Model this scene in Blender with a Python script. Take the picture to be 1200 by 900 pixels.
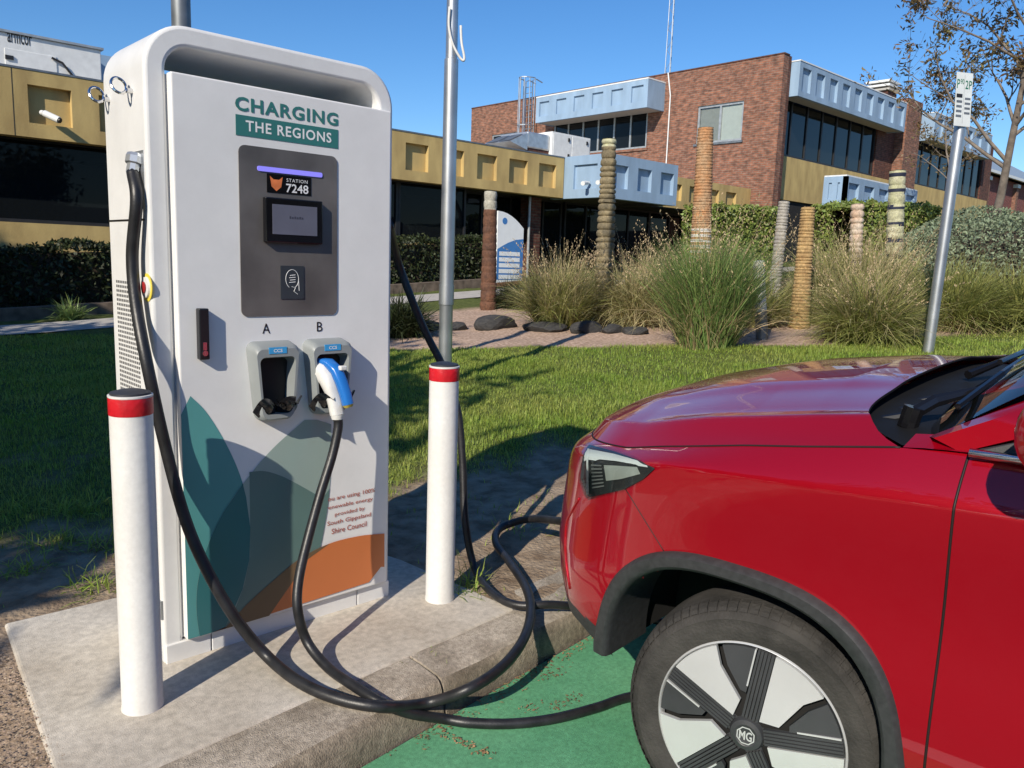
import bpy, math, random
import numpy as np
from mathutils import Vector, Matrix
from mathutils.bvhtree import BVHTree
random.seed(7); rng = np.random.default_rng(11)
SC = bpy.context.scene
for o in list(bpy.data.objects): bpy.data.objects.remove(o)
R_ = math.radians

# ------------------------------------------------------------------ camera
FPX = 930.0                                   # focal length in pixels of a 1200 px wide frame
def unit(v): v = np.array(v, float); return v / np.linalg.norm(v)
_vx = unit([1001, -112.6, FPX]); _z = -unit([-215, 6050, FPX]); _e = _vx @ _z
_x = unit(_vx - _z * _e / 2); _z = unit(_z - _vx * _e / 2); _y = unit(np.cross(_z, _x)); _x = unit(np.cross(_y, _z))
RW = np.array([_x, _y, _z])                   # world = RW @ (right, down, forward)
CAM = np.array([0.0, 0.0, 1.37])
cd = bpy.data.cameras.new('camera'); cam = bpy.data.objects.new('camera', cd); SC.collection.objects.link(cam)
cd.sensor_width = 36; cd.lens = 36 * FPX / 1200; cd.clip_start = 0.05; cd.clip_end = 3000
M = Matrix.Identity(4)
for i in range(3):
    M[i][0] = RW[i, 0]; M[i][1] = -RW[i, 1]; M[i][2] = -RW[i, 2]; M[i][3] = CAM[i]
cam.matrix_world = M; SC.camera = cam

# ------------------------------------------------------------------ sky, sun, exposure
SUN_EL = R_(32.0); SUN_AZ = math.atan2(-0.925, -0.38)          # direction towards the sun: (sin az, cos az)
w = bpy.data.worlds.new('World'); SC.world = w; w.use_nodes = True
nt = w.node_tree; bg = nt.nodes['Background']
sk = nt.nodes.new('ShaderNodeTexSky'); sk.sky_type = 'NISHITA'; sk.sun_disc = False
sk.sun_elevation = SUN_EL; sk.sun_rotation = SUN_AZ % (2 * math.pi); sk.air_density = 1.0; sk.dust_density = 0.0; sk.ozone_density = 5.0
hs_ = nt.nodes.new('ShaderNodeHueSaturation'); hs_.inputs['Saturation'].default_value = 1.2; hs_.inputs['Hue'].default_value = 0.504; nt.links.new(sk.outputs[0], hs_.inputs['Color']); nt.links.new(hs_.outputs[0], bg.inputs[0]); bg.inputs[1].default_value = 0.105
sl = bpy.data.lights.new('sun', 'SUN'); sl.energy = 4.2; sl.angle = R_(0.5); sl.color = (1, 0.91, 0.77)
so = bpy.data.objects.new('sun', sl); SC.collection.objects.link(so)
sdir = Vector((math.sin(SUN_AZ) * math.cos(SUN_EL), math.cos(SUN_AZ) * math.cos(SUN_EL), math.sin(SUN_EL)))
so.rotation_euler = (-sdir).to_track_quat('-Z', 'Y').to_euler(); so.location = (0, 0, 30)
vs = SC.view_settings; vs.view_transform = 'Standard'; vs.look = 'None'; vs.exposure = 0.38; vs.gamma = 1.0; vs.use_curve_mapping = False
SC.cycles.max_bounces = 8; SC.cycles.transparent_max_bounces = 12

# ------------------------------------------------------------------ survey helpers: where a line of sight meets a plane of the place
def ray(px, py): return RW @ np.array([px - 600, py - 450, FPX])
def on_plane(px, py, n, d):
    r = ray(px, py); n = np.array(n, float); return CAM + (d - n @ CAM) / (n @ r) * r
def on_z(px, py, z=0.0): return on_plane(px, py, (0, 0, 1), z)
def on_x(px, py, x): return on_plane(px, py, (1, 0, 0), x)
def on_y(px, py, y): return on_plane(px, py, (0, 1, 0), y)
def proj(p):
    c = RW.T @ (np.array(p, float) - CAM); return 600 + FPX * c[0] / c[2], 450 + FPX * c[1] / c[2], c[2]
def terr(x, y):
    t = np.asarray(x, float) - 2.5
    z = 0.057 * 0.5 * (t + np.sqrt(t * t + 0.8)) - 0.0208
    return np.where(t > -1.9, np.maximum(z, 0), 0.0)
def on_ground(px, py):
    r = ray(px, py); r = r / np.linalg.norm(r); t = 0.5
    while t < 90:
        p = CAM + t * r
        if p[2] < float(terr(p[0], p[1])): return p
        t += 0.02
    return CAM + 90 * r

# ------------------------------------------------------------------ materials
MATS = {}
def mat(name, col, rough=0.6, metal=0.0, var=0.12, nscale=6.0, stretch=None, bump=0.0, bscale=60.0, bdist=0.02, spec=0.5, coat=0.0, coat_r=0.03, col2=None, detail=5.0, island=0.0, trans=0.0, speck=0.0, speck_amt=0.3):
    m = bpy.data.materials.new(name); m.use_nodes = True; t = m.node_tree; L = t.links; N = t.nodes
    b = N['Principled BSDF']; b.inputs['Roughness'].default_value = rough; b.inputs['Metallic'].default_value = metal
    b.inputs['Specular IOR Level'].default_value = spec; b.inputs['Coat Weight'].default_value = coat; b.inputs['Coat Roughness'].default_value = coat_r
    tc = N.new('ShaderNodeTexCoord'); no = N.new('ShaderNodeTexNoise'); no.inputs['Scale'].default_value = nscale; no.inputs['Detail'].default_value = detail
    mpg = N.new('ShaderNodeMapping'); mpg.inputs['Scale'].default_value = stretch or (1, 1, 1); L.new(tc.outputs['Object'], mpg.inputs[0]); L.new(mpg.outputs[0], no.inputs['Vector'])
    mx = N.new('ShaderNodeMix'); mx.data_type = 'RGBA'
    c2 = col2 if col2 else tuple(max(0, c * (1 - 2 * var)) for c in col); c1 = col if col2 else tuple(min(1, c * (1 + var)) for c in col)
    mx.inputs['A'].default_value = (*c1, 1); mx.inputs['B'].default_value = (*c2, 1)
    mr = N.new('ShaderNodeMapRange'); mr.inputs['From Min'].default_value = 0.3; mr.inputs['From Max'].default_value = 0.7
    L.new(no.outputs['Fac'], mr.inputs['Value']); L.new(mr.outputs[0], mx.inputs['Factor'])
    out = mx.outputs['Result']
    if speck:
        n3 = N.new('ShaderNodeTexNoise'); n3.inputs['Scale'].default_value = speck; n3.inputs['Detail'].default_value = 6; n3.inputs['Roughness'].default_value = 0.7; L.new(tc.outputs['Object'], n3.inputs['Vector'])
        r3 = N.new('ShaderNodeMapRange'); r3.inputs['From Min'].default_value = 0.32; r3.inputs['From Max'].default_value = 0.68; r3.inputs['To Min'].default_value = 1 - speck_amt; r3.inputs['To Max'].default_value = 1 + speck_amt * .6; L.new(n3.outputs['Fac'], r3.inputs['Value'])
        h3 = N.new('ShaderNodeHueSaturation'); L.new(out, h3.inputs['Color']); L.new(r3.outputs[0], h3.inputs['Value']); out = h3.outputs[0]
    if island:
        g = N.new('ShaderNodeNewGeometry'); hs = N.new('ShaderNodeHueSaturation')
        r1 = N.new('ShaderNodeMapRange'); r1.inputs['To Min'].default_value = 1 - island; r1.inputs['To Max'].default_value = 1 + island
        r2 = N.new('ShaderNodeMapRange'); r2.inputs['To Min'].default_value = 0.5 - 0.05 * island; r2.inputs['To Max'].default_value = 0.5 + 0.05 * island
        wn = N.new('ShaderNodeTexWhiteNoise'); wn.noise_dimensions = '1D'
        L.new(g.outputs['Random Per Island'], r1.inputs['Value']); L.new(g.outputs['Random Per Island'], wn.inputs['W'])
        L.new(wn.outputs['Value'], r2.inputs['Value']); L.new(r1.outputs[0], hs.inputs['Value']); L.new(r2.outputs[0], hs.inputs['Hue'])
        L.new(out, hs.inputs['Color']); out = hs.outputs[0]
    L.new(out, b.inputs['Base Color'])
    if bump:
        n2 = N.new('ShaderNodeTexNoise'); n2.inputs['Scale'].default_value = bscale; n2.inputs['Detail'].default_value = 4
        L.new(tc.outputs['Object'], n2.inputs['Vector'])
        bp = N.new('ShaderNodeBump'); bp.inputs['Strength'].default_value = bump; bp.inputs['Distance'].default_value = bdist
        L.new(n2.outputs['Fac'], bp.inputs['Height']); L.new(bp.outputs[0], b.inputs['Normal'])
    if trans:
        tl = N.new('ShaderNodeBsdfTranslucent'); L.new(out, tl.inputs['Color']); ms = N.new('ShaderNodeMixShader'); ms.inputs[0].default_value = trans
        L.new(b.outputs[0], ms.inputs[1]); L.new(tl.outputs[0], ms.inputs[2]); L.new(ms.outputs[0], N['Material Output'].inputs['Surface'])
    MATS[name] = m; return m
def glass(name, tint, alpha, rough=0.02, spec=0.6, ior=1.5):
    """window glass: a mirror-like coat over a partly see-through dark sheet"""
    m = bpy.data.materials.new(name); m.use_nodes = True; t = m.node_tree; N = t.nodes; L = t.links
    b = N['Principled BSDF']; b.inputs['Base Color'].default_value = (*tint, 1); b.inputs['Roughness'].default_value = rough; b.inputs['Specular IOR Level'].default_value = spec
    tr = N.new('ShaderNodeBsdfTransparent'); tr.inputs[0].default_value = (0.75, 0.8, 0.78, 1)
    gl = N.new('ShaderNodeBsdfGlossy'); gl.inputs['Roughness'].default_value = rough
    fr = N.new('ShaderNodeFresnel'); fr.inputs[0].default_value = ior
    m1 = N.new('ShaderNodeMixShader'); L.new(fr.outputs[0], m1.inputs[0]); L.new(tr.outputs[0], m1.inputs[1]); L.new(gl.outputs[0], m1.inputs[2])
    m2 = N.new('ShaderNodeMixShader'); m2.inputs[0].default_value = alpha; L.new(m1.outputs[0], m2.inputs[1]); L.new(b.outputs[0], m2.inputs[2])
    L.new(m2.outputs[0], N['Material Output'].inputs['Surface']); MATS[name] = m; return m
def glow(name, col, s):
    m = bpy.data.materials.new(name); m.use_nodes = True; b = m.node_tree.nodes['Principled BSDF']
    b.inputs['Base Color'].default_value = (*col, 1); b.inputs['Emission Color'].default_value = (*col, 1); b.inputs['Emission Strength'].default_value = s; return m
def brick_mat(name, c1, c2, mortar):
    m = bpy.data.materials.new(name); m.use_nodes = True; t = m.node_tree; N = t.nodes; L = t.links; b = N['Principled BSDF']; b.inputs['Roughness'].default_value = 0.85
    tc = N.new('ShaderNodeTexCoord'); sx = N.new('ShaderNodeSeparateXYZ'); L.new(tc.outputs['Object'], sx.inputs[0])
    ad = N.new('ShaderNodeMath'); L.new(sx.outputs[0], ad.inputs[0]); L.new(sx.outputs[1], ad.inputs[1])
    cb = N.new('ShaderNodeCombineXYZ'); L.new(ad.outputs[0], cb.inputs[0]); L.new(sx.outputs[2], cb.inputs[1])
    br = N.new('ShaderNodeTexBrick'); br.inputs['Scale'].default_value = 1.0; br.inputs['Brick Width'].default_value = 0.26; br.inputs['Row Height'].default_value = 0.09; br.inputs['Mortar Size'].default_value = 0.011
    br.inputs['Color1'].default_value = (*c1, 1); br.inputs['Color2'].default_value = (*c2, 1); br.inputs['Mortar'].default_value = (*mortar, 1); br.inputs['Bias'].default_value = -0.15
    L.new(cb.outputs[0], br.inputs['Vector'])
    no = N.new('ShaderNodeTexNoise'); no.inputs['Scale'].default_value = 4.0; no.inputs['Detail'].default_value = 4; mp = N.new('ShaderNodeMapping'); mp.inputs['Scale'].default_value = (1, 1, 2.6)
    L.new(tc.outputs['Object'], mp.inputs[0]); L.new(mp.outputs[0], no.inputs['Vector'])
    hs = N.new('ShaderNodeHueSaturation'); r = N.new('ShaderNodeMapRange'); r.inputs['From Min'].default_value = .3; r.inputs['From Max'].default_value = .7; r.inputs['To Min'].default_value = 0.5; r.inputs['To Max'].default_value = 1.5
    L.new(no.outputs['Fac'], r.inputs['Value']); L.new(r.outputs[0], hs.inputs['Value']); L.new(br.outputs['Color'], hs.inputs['Color']); L.new(hs.outputs[0], b.inputs['Base Color'])
    bp = N.new('ShaderNodeBump'); bp.inputs['Strength'].default_value = 0.5; bp.inputs['Distance'].default_value = 0.01; bp.invert = True; L.new(br.outputs['Fac'], bp.inputs['Height']); L.new(bp.outputs[0], b.inputs['Normal'])
    return m

# ------------------------------------------------------------------ mesh helpers
def tag(o, label=None, cat=None, group=None, kind=None):
    if label: o['label'] = label
    if cat: o['category'] = cat
    if group: o['group'] = group
    if kind: o['kind'] = kind
    return o
def thing(name, label, cat, loc=(0, 0, 0), group=None):
    o = bpy.data.objects.new(name, None); SC.collection.objects.link(o); o.location = [float(v) for v in loc]; o.empty_display_size = 0.1
    return tag(o, label, cat, group)
def root_loc(p):
    v = Vector((0, 0, 0))
    while p is not None: v = v + p.location; p = p.parent
    return v
class MB:
    def __init__(s): s.v = []; s.f = []; s.mi = []; s.cur = 0
    def add(s, vs, fs):
        n = len(s.v); s.v += [tuple(float(c) for c in p) for p in vs]; s.f += [tuple(i + n for i in f) for f in fs]; s.mi += [s.cur] * len(fs); return s
    def box(s, a, b):
        x0, y0, z0 = [min(a[i], b[i]) for i in range(3)]; x1, y1, z1 = [max(a[i], b[i]) for i in range(3)]
        return s.add([(x0, y0, z0), (x1, y0, z0), (x1, y1, z0), (x0, y1, z0), (x0, y0, z1), (x1, y0, z1), (x1, y1, z1), (x0, y1, z1)],
                     [(0, 3, 2, 1), (4, 5, 6, 7), (0, 1, 5, 4), (1, 2, 6, 5), (2, 3, 7, 6), (3, 0, 4, 7)])
    def prism(s, poly, ax, a, b):
        """extrude a 2-D polygon along axis ax (0,1,2) from a to b"""
        def pt(p, h):
            q = [0, 0, 0]; o = [i for i in range(3) if i != ax]; q[o[0]] = p[0]; q[o[1]] = p[1]; q[ax] = h; return q
        n = len(poly); vs = [pt(p, a) for p in poly] + [pt(p, b) for p in poly]
        return s.add(vs, [tuple(range(n))[::-1], tuple(range(n, 2 * n))] + [(i, (i + 1) % n, n + (i + 1) % n, n + i) for i in range(n)])
    def tube(s, pts, r, seg=10, cap=True):
        pts = [Vector([float(c) for c in p]) for p in pts]; n = len(pts); rs = r if hasattr(r, '__len__') else [r] * n
        t0 = (pts[1] - pts[0]).normalized(); up = Vector((0, 0, 1)) if abs(t0.z) < 0.9 else Vector((1, 0, 0)); nx = t0.cross(up).normalized(); vs = []
        for i in range(n):
            t = (pts[min(i + 1, n - 1)] - pts[max(i - 1, 0)]).normalized(); nx = (nx - t * nx.dot(t)).normalized(); ny = t.cross(nx)
            for k in range(seg):
                a = 2 * math.pi * k / seg; vs.append(pts[i] + (nx * math.cos(a) + ny * math.sin(a)) * rs[i])
        fs = [(i * seg + k, i * seg + (k + 1) % seg, (i + 1) * seg + (k + 1) % seg, (i + 1) * seg + k) for i in range(n - 1) for k in range(seg)]
        if cap: fs += [tuple(range(seg))[::-1], tuple(range((n - 1) * seg, n * seg))]
        return s.add(vs, fs)
    def lathe(s, prof, c, seg=24, axis=(0, 0, 1), jit=None):
        """prof = [(radius, height)] turned about axis through c"""
        ax = Vector(axis).normalized(); u = ax.orthogonal().normalized(); v = ax.cross(u); c = Vector([float(k) for k in c]); vs = []
        for (r, h) in prof:
            for k in range(seg):
                a = 2 * math.pi * k / seg; rr = r * (1 + (jit * random.uniform(-1, 1) if jit else 0)); vs.append(c + ax * h + (u * math.cos(a) + v * math.sin(a)) * rr)
        n = len(prof); fs = [(i * seg + k, i * seg + (k + 1) % seg, (i + 1) * seg + (k + 1) % seg, (i + 1) * seg + k) for i in range(n - 1) for k in range(seg)]
        fs += [tuple(range(seg))[::-1], tuple(range((n - 1) * seg, n * seg))]
        return s.add(vs, fs)
    def grid(s, P):
        h = len(P); wd = len(P[0]); return s.add([p for r in P for p in r], [(i * wd + j, i * wd + j + 1, (i + 1) * wd + j + 1, (i + 1) * wd + j) for i in range(h - 1) for j in range(wd - 1)])
    def build(s, name, m, parent=None, smooth=False, bevel=0, kind=None, label=None):
        L = root_loc(parent); me = bpy.data.meshes.new(name); me.from_pydata([(p[0] - L.x, p[1] - L.y, p[2] - L.z) for p in s.v], [], s.f)
        for k in (m if isinstance(m, (list, tuple)) else [m]): me.materials.append(k)
        if any(s.mi): me.polygons.foreach_set('material_index', s.mi)
        me.update(); fix_normals(me)
        o = bpy.data.objects.new(name, me); SC.collection.objects.link(o); o.parent = parent
        if smooth: shade(me, smooth)
        if bevel:
            b = o.modifiers.new('bevel', 'BEVEL'); b.width = bevel; b.segments = 3; b.limit_method = 'ANGLE'; b.angle_limit = R_(40); b.harden_normals = False
        if kind: o['kind'] = kind
        if label: o['label'] = label
        return o
import bmesh
def fix_normals(me):
    bm = bmesh.new(); bm.from_mesh(me); bmesh.ops.recalc_face_normals(bm, faces=bm.faces[:]); bm.to_mesh(me); bm.free()
def shade(me, ang=True):
    me.polygons.foreach_set('use_smooth', [True] * len(me.polygons))
    if ang is not True: me.set_sharp_from_angle(angle=R_(ang))
def arrmesh(name, V, F, m, parent=None, kind=None, smooth=False):
    L = root_loc(parent); V = np.asarray(V, np.float32) - np.array([L.x, L.y, L.z], np.float32); F = np.asarray(F, np.int32); k = F.shape[1]
    me = bpy.data.meshes.new(name); me.vertices.add(len(V)); me.vertices.foreach_set('co', V.ravel()); me.loops.add(F.size); me.loops.foreach_set('vertex_index', F.ravel())
    me.polygons.add(len(F)); me.polygons.foreach_set('loop_start', np.arange(len(F), dtype=np.int32) * k)
    if smooth: me.polygons.foreach_set('use_smooth', np.ones(len(F), bool))
    for q in (m if isinstance(m, (list, tuple)) else [m]): me.materials.append(q)
    me.update(calc_edges=True); me.validate(); o = bpy.data.objects.new(name, me); SC.collection.objects.link(o); o.parent = parent
    if kind: o['kind'] = kind
    return o
def leaves(C, size, aspect=0.5, up=0.0):
    """one folded rhombus leaf at each centre"""
    n = len(C); d = rng.normal(size=(n, 3)); d[:, 2] += up; d /= np.linalg.norm(d, axis=1)[:, None]
    e = rng.normal(size=(n, 3)); e -= d * (e * d).sum(1)[:, None]; e /= np.linalg.norm(e, axis=1)[:, None]; s = (size * rng.uniform(0.6, 1.3, n))[:, None]
    V = np.stack([C - d * s, C + e * s * aspect, C + d * s, C - e * s * aspect], 1).reshape(-1, 3); return V, np.arange(4 * n).reshape(n, 4)
def spline(pts, n=8):
    P = [np.array(p, float) for p in pts]; P = [2 * P[0] - P[1]] + P + [2 * P[-1] - P[-2]]; out = []
    for i in range(1, len(P) - 2):
        for k in range(n):
            t = k / n; out.append(0.5 * ((2 * P[i]) + (-P[i - 1] + P[i + 1]) * t + (2 * P[i - 1] - 5 * P[i] + 4 * P[i + 1] - P[i + 2]) * t * t + (-P[i - 1] + 3 * P[i] - 3 * P[i + 1] + P[i + 2]) * t ** 3))
    return out + [P[-2]]
def text_mesh(s, bold=0.0, gap=1.0):
    c = bpy.data.curves.new('lettering', 'FONT'); c.body = s; c.align_x = 'LEFT'; c.offset = bold; c.space_character = gap; c.resolution_u = 3
    o = bpy.data.objects.new('lettering', c); SC.collection.objects.link(o); dg = bpy.context.evaluated_depsgraph_get()
    me = o.evaluated_get(dg).to_mesh(); V = np.array([v.co[:] for v in me.vertices]); F = [tuple(p.vertices) for p in me.polygons]; o.evaluated_get(dg).to_mesh_clear()
    bpy.data.objects.remove(o); bpy.data.curves.remove(c); return V, F
def write(s, org, u, v, w, h, m, parent, bold=0.0, name='lettering', keep=False, gap=1.0):
    """flat lettering filling a w x h box whose lower left corner is org, along u and v"""
    V, F = text_mesh(s, bold, gap); a = V.min(0); b = V.max(0); sx = w / (b[0] - a[0]); sy = h / (b[1] - a[1])
    if keep: sy = sx
    u = np.array(u, float); v = np.array(v, float); mb = MB(); mb.add([np.array(org) + u * (p[0] - a[0]) * sx + v * (p[1] - a[1]) * sy for p in V], F)
    return mb.build(name, m, parent)
def round_rect(x0, x1, z0, z1, r, n=5):
    out = []
    for cx, cz, a0 in ((x1 - r, z1 - r, 0), (x0 + r, z1 - r, 90), (x0 + r, z0 + r, 180), (x1 - r, z0 + r, 270)):
        for k in range(n + 1): a = R_(a0 + 90 * k / n); out.append((cx + r * math.cos(a), cz + r * math.sin(a)))
    return out
# ------------------------------------------------------------------ shared materials
mat('white_paint', (0.74, 0.74, 0.73), rough=0.35, var=0.03, nscale=2.5, speck=7, speck_amt=.06, bump=0.02, bscale=90)
mat('bollard_paint', (0.72, 0.72, 0.70), rough=0.42, col2=(0.60, 0.585, 0.55), nscale=3.5, bump=0.06, bscale=30, detail=13, stretch=(1, 1, .5), speck=60, speck_amt=.07)
mat('panel_paint', (0.77, 0.765, 0.75), rough=0.33, var=0.03, nscale=2.0, speck=5, speck_amt=.05)
mat('black_rubber', (0.018, 0.018, 0.02), rough=0.42, var=0.25, nscale=20, bump=0.05, bscale=150)
mat('black_plastic', (0.012, 0.012, 0.014), rough=0.3, var=0.2)
mat('gloss_black', (0.008, 0.008, 0.01), rough=0.08, var=0.1)
mat('red_tape', (0.55, 0.012, 0.02), rough=0.35, var=0.10, nscale=30, bump=0.12, bscale=70)
mat('dark_cap', (0.03, 0.033, 0.04), rough=0.55)
mat('chrome', (0.75, 0.75, 0.75), rough=0.15, metal=1.0, var=0.05)
mat('galvanised', (0.52, 0.54, 0.56), rough=0.42, metal=0.85, var=0.12, nscale=3)
mat('dull_steel', (0.22, 0.24, 0.26), rough=0.5, metal=0.6, var=0.15)
mat('concrete', (0.64, 0.59, 0.51), rough=0.9, col2=(0.44, 0.385, 0.31), nscale=2.0, bump=0.6, bscale=300, bdist=.003, detail=14, speck=38, speck_amt=.26)
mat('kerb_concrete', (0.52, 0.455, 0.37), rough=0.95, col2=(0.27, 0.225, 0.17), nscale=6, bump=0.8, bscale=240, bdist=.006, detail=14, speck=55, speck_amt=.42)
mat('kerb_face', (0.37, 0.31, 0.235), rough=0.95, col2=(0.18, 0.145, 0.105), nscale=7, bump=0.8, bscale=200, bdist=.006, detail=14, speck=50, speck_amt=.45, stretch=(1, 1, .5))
mat('path_concrete', (0.46, 0.43, 0.39), rough=0.9, var=0.1)
mat('asphalt', (0.055, 0.055, 0.057), rough=0.9, var=0.2, nscale=10, bump=0.4, bscale=250)
mat('green_bay', (0.14, 0.41, 0.215), rough=0.85, col2=(0.09, 0.32, 0.16), nscale=4, bump=0.6, bscale=400, bdist=.006, detail=14, speck=70, speck_amt=.28)
mat('leaf_litter', (0.30, 0.19, 0.095), rough=0.9, var=0.3, island=0.4)

# ------------------------------------------------------------------ ground
def kb(x): return 1.85 + np.where(x < 2.6, 0.11, 0.075) * (np.minimum(x, 2.6) - 1.2) + np.where(x > 2.6, 0.075 * (np.minimum(x, 4.5) - 2.6), 0) - 0.06 * np.maximum(0, x - 4.5)   # kerb foot
def kt(x): return 2.06 + 0.075 * (np.minimum(x, 4.5) - 1.2) - 0.06 * np.maximum(0, x - 4.5)                                                                                          # kerb top
MX = [-60, 3.0, 4.6, 5.2, 5.96, 6.7, 7.5, 7.86, 8.9, 9.65, 10.57, 11.8, 13.6, 25, 60, 200]
MY = [13.6, 13.6, 12.5, 9.8, 8.6, 7.77, 7.33, 6.72, 6.12, 5.06, 4.58, 4.06, 3.5, 2.4, 7, 20]
def ym(x): return np.interp(x, MX, MY)
_nz = [(rng.normal(size=2) * s, rng.uniform(0, 6.28), a) for s, a in ((1.3, 1), (2.3, .8), (4.1, .6), (6, .5), (9, .35), (14, .3))]
def noise2(x, y): return sum(a * np.sin(k[0] * x + k[1] * y + p) for k, p, a in _nz) / 1.6
SLAB = (0.50, 2.03, 3.20)
def bare_mask(x, y):
    n = noise2(x, y)
    d = np.where(x > 1.4, 4.05 - 1.1 * np.maximum(0, x - 4.4), 4.1 + 0.35 * np.minimum(0, 1.4 - x)) + 0.30 * n
    b = np.clip((d - y) / 0.45 + 0.5, 0, 1)
    return np.clip(np.maximum(b, 0.75 * np.clip(n - 1.15, 0, 1) * (y < 7) * (x < 3.5)), 0, 1)
xs = np.unique(np.concatenate([np.linspace(-150, -4, 25), np.linspace(-4, 0, 28), np.linspace(0, 5, 110), np.linspace(5, 16, 90), np.linspace(16, 60, 40), np.linspace(60, 900, 30)]))
ts = np.unique(np.concatenate([np.linspace(0, 3, 80), np.linspace(3, 9, 80), np.linspace(9, 25, 40), np.linspace(25, 900, 30)]))
X, Tt = np.meshgrid(xs, ts); Y = kt(np.minimum(X, 60)) + Tt; Y = np.where(Tt == 0, Y, Y)
Z = terr(X, Y) + 0.012 * noise2(X * 3, Y * 3) * np.clip(Tt / 0.3, 0, 1) * (X < 20)
Z = np.where((X > 0.40) & (X < 2.15) & (Y < 3.3), np.minimum(Z, -0.003), Z); inslab = (X > 0.62) & (X < 1.93) & (Y < 3.1); Z = np.where(inslab, -0.06, Z); Z = np.where(Tt == 0, terr(X, Y) - 0.004, Z)
BARE = bare_mask(X, Y); MUL = np.clip((Y - ym(X)) / 0.25 + 0.5 + 0.3 * noise2(X * 2, Y * 2), 0, 1) * (X > 4.8) * (Y < 12)
GRV = np.clip((0.75 - X) / 0.2, 0, 1) * np.clip((3.25 - Y) / 0.25 + 0.2 * noise2(X * 2, Y * 2), 0, 1)
gm = bpy.data.materials.new('garden_ground'); gm.use_nodes = True
def _ground_nodes(m):
    t = m.node_tree; N = t.nodes; L = t.links; b = N['Principled BSDF']; b.inputs['Roughness'].default_value = 0.95; b.inputs['Specular IOR Level'].default_value = 0.15
    tc = N.new('ShaderNodeTexCoord')
    def nz(sc, d=6):
        n = N.new('ShaderNodeTexNoise'); n.inputs['Scale'].default_value = sc; n.inputs['Detail'].default_value = d; L.new(tc.outputs['Object'], n.inputs['Vector']); return n.outputs['Fac']
    def rmp(f, c1, c2, a=.35, z=.65):
        r = N.new('ShaderNodeValToRGB'); r.color_ramp.elements[0].position = a; r.color_ramp.elements[1].position = z; r.color_ramp.elements[0].color = (*c1, 1); r.color_ramp.elements[1].color = (*c2, 1); L.new(f, r.inputs[0]); return r.outputs[0]
    def mixc(f, a, c):
        x = N.new('ShaderNodeMix'); x.data_type = 'RGBA'; L.new(f, x.inputs['Factor']); L.new(a, x.inputs['A']); L.new(c, x.inputs['B']); return x.outputs['Result']
    def at(nm):
        a = N.new('ShaderNodeAttribute'); a.attribute_name = nm; return a.outputs['Fac']
    c = rmp(nz(14), (0.07, 0.09, 0.022), (0.13, 0.15, 0.045))
    c = mixc(at('bare'), c, rmp(nz(9, 9), (0.19, 0.135, 0.09), (0.36, 0.28, 0.20)))
    c = mixc(at('mulch'), c, rmp(nz(22, 9), (0.32, 0.22, 0.16), (0.58, 0.43, 0.33)))
    c = mixc(at('gravel'), c, rmp(nz(60, 6), (0.24, 0.175, 0.12), (0.42, 0.32, 0.235)))
    L.new(c, b.inputs['Base Color'])
    bp = N.new('ShaderNodeBump'); bp.inputs['Strength'].default_value = 0.8; bp.inputs['Distance'].default_value = 0.02; L.new(nz(45, 8), bp.inputs['Height']); L.new(bp.outputs[0], b.inputs['Normal'])
_ground_nodes(gm)
nr, nc = X.shape; idx = np.arange(nr * nc).reshape(nr, nc)
go = arrmesh('garden_ground', np.stack([X, Y, Z], -1).reshape(-1, 3), np.stack([idx[:-1, :-1], idx[:-1, 1:], idx[1:, 1:], idx[1:, :-1]], -1).reshape(-1, 4), gm, kind='structure', smooth=True)
for nm, A in (('bare', BARE), ('mulch', MUL), ('gravel', GRV)):
    at_ = go.data.attributes.new(nm, 'FLOAT', 'POINT'); at_.data.foreach_set('value', A.astype(np.float32).ravel())

xr = np.concatenate([np.linspace(-300, -4, 12), np.linspace(-3, .8, 6), np.linspace(1, 6, 80), np.linspace(6.3, 30, 50), np.linspace(35, 900, 20)])
yr = [-300, -60, -20, -8, -5.6, 0]
def roadz(x): return np.where(x < 4, -0.13, terr(x, 0) - 0.13 - 0.0)
m_ = MB(); P = []
for k, y in enumerate(yr + [None]):
    P.append([(x, y if y is not None else kb(x), float(terr(x, 0)) - 0.13) for x in xr])
m_.grid(P); m_.build('car_park_road', MATS['asphalt'], kind='structure')
# green painted charging bay, 4 mm above the asphalt
m_ = MB(); xb_ = np.linspace(1.12, 3.9, 60)
m_.grid([[(x, -3.4, float(terr(x, 0)) - 0.125) for x in xb_], [(x, float(kb(x)) - 0.01, float(terr(x, 0)) - 0.125) for x in xb_]]); m_.build('green_parking_bay', MATS['green_bay'], kind='structure')
m_ = MB(); m_.grid([[(1.02, -3.4, -0.126), (1.11, -3.4, -0.126)], [(1.02, 1.72, -0.126), (1.11, 1.74, -0.126)]]); m_.build('painted_line', MATS['white_paint'], kind='structure')

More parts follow.
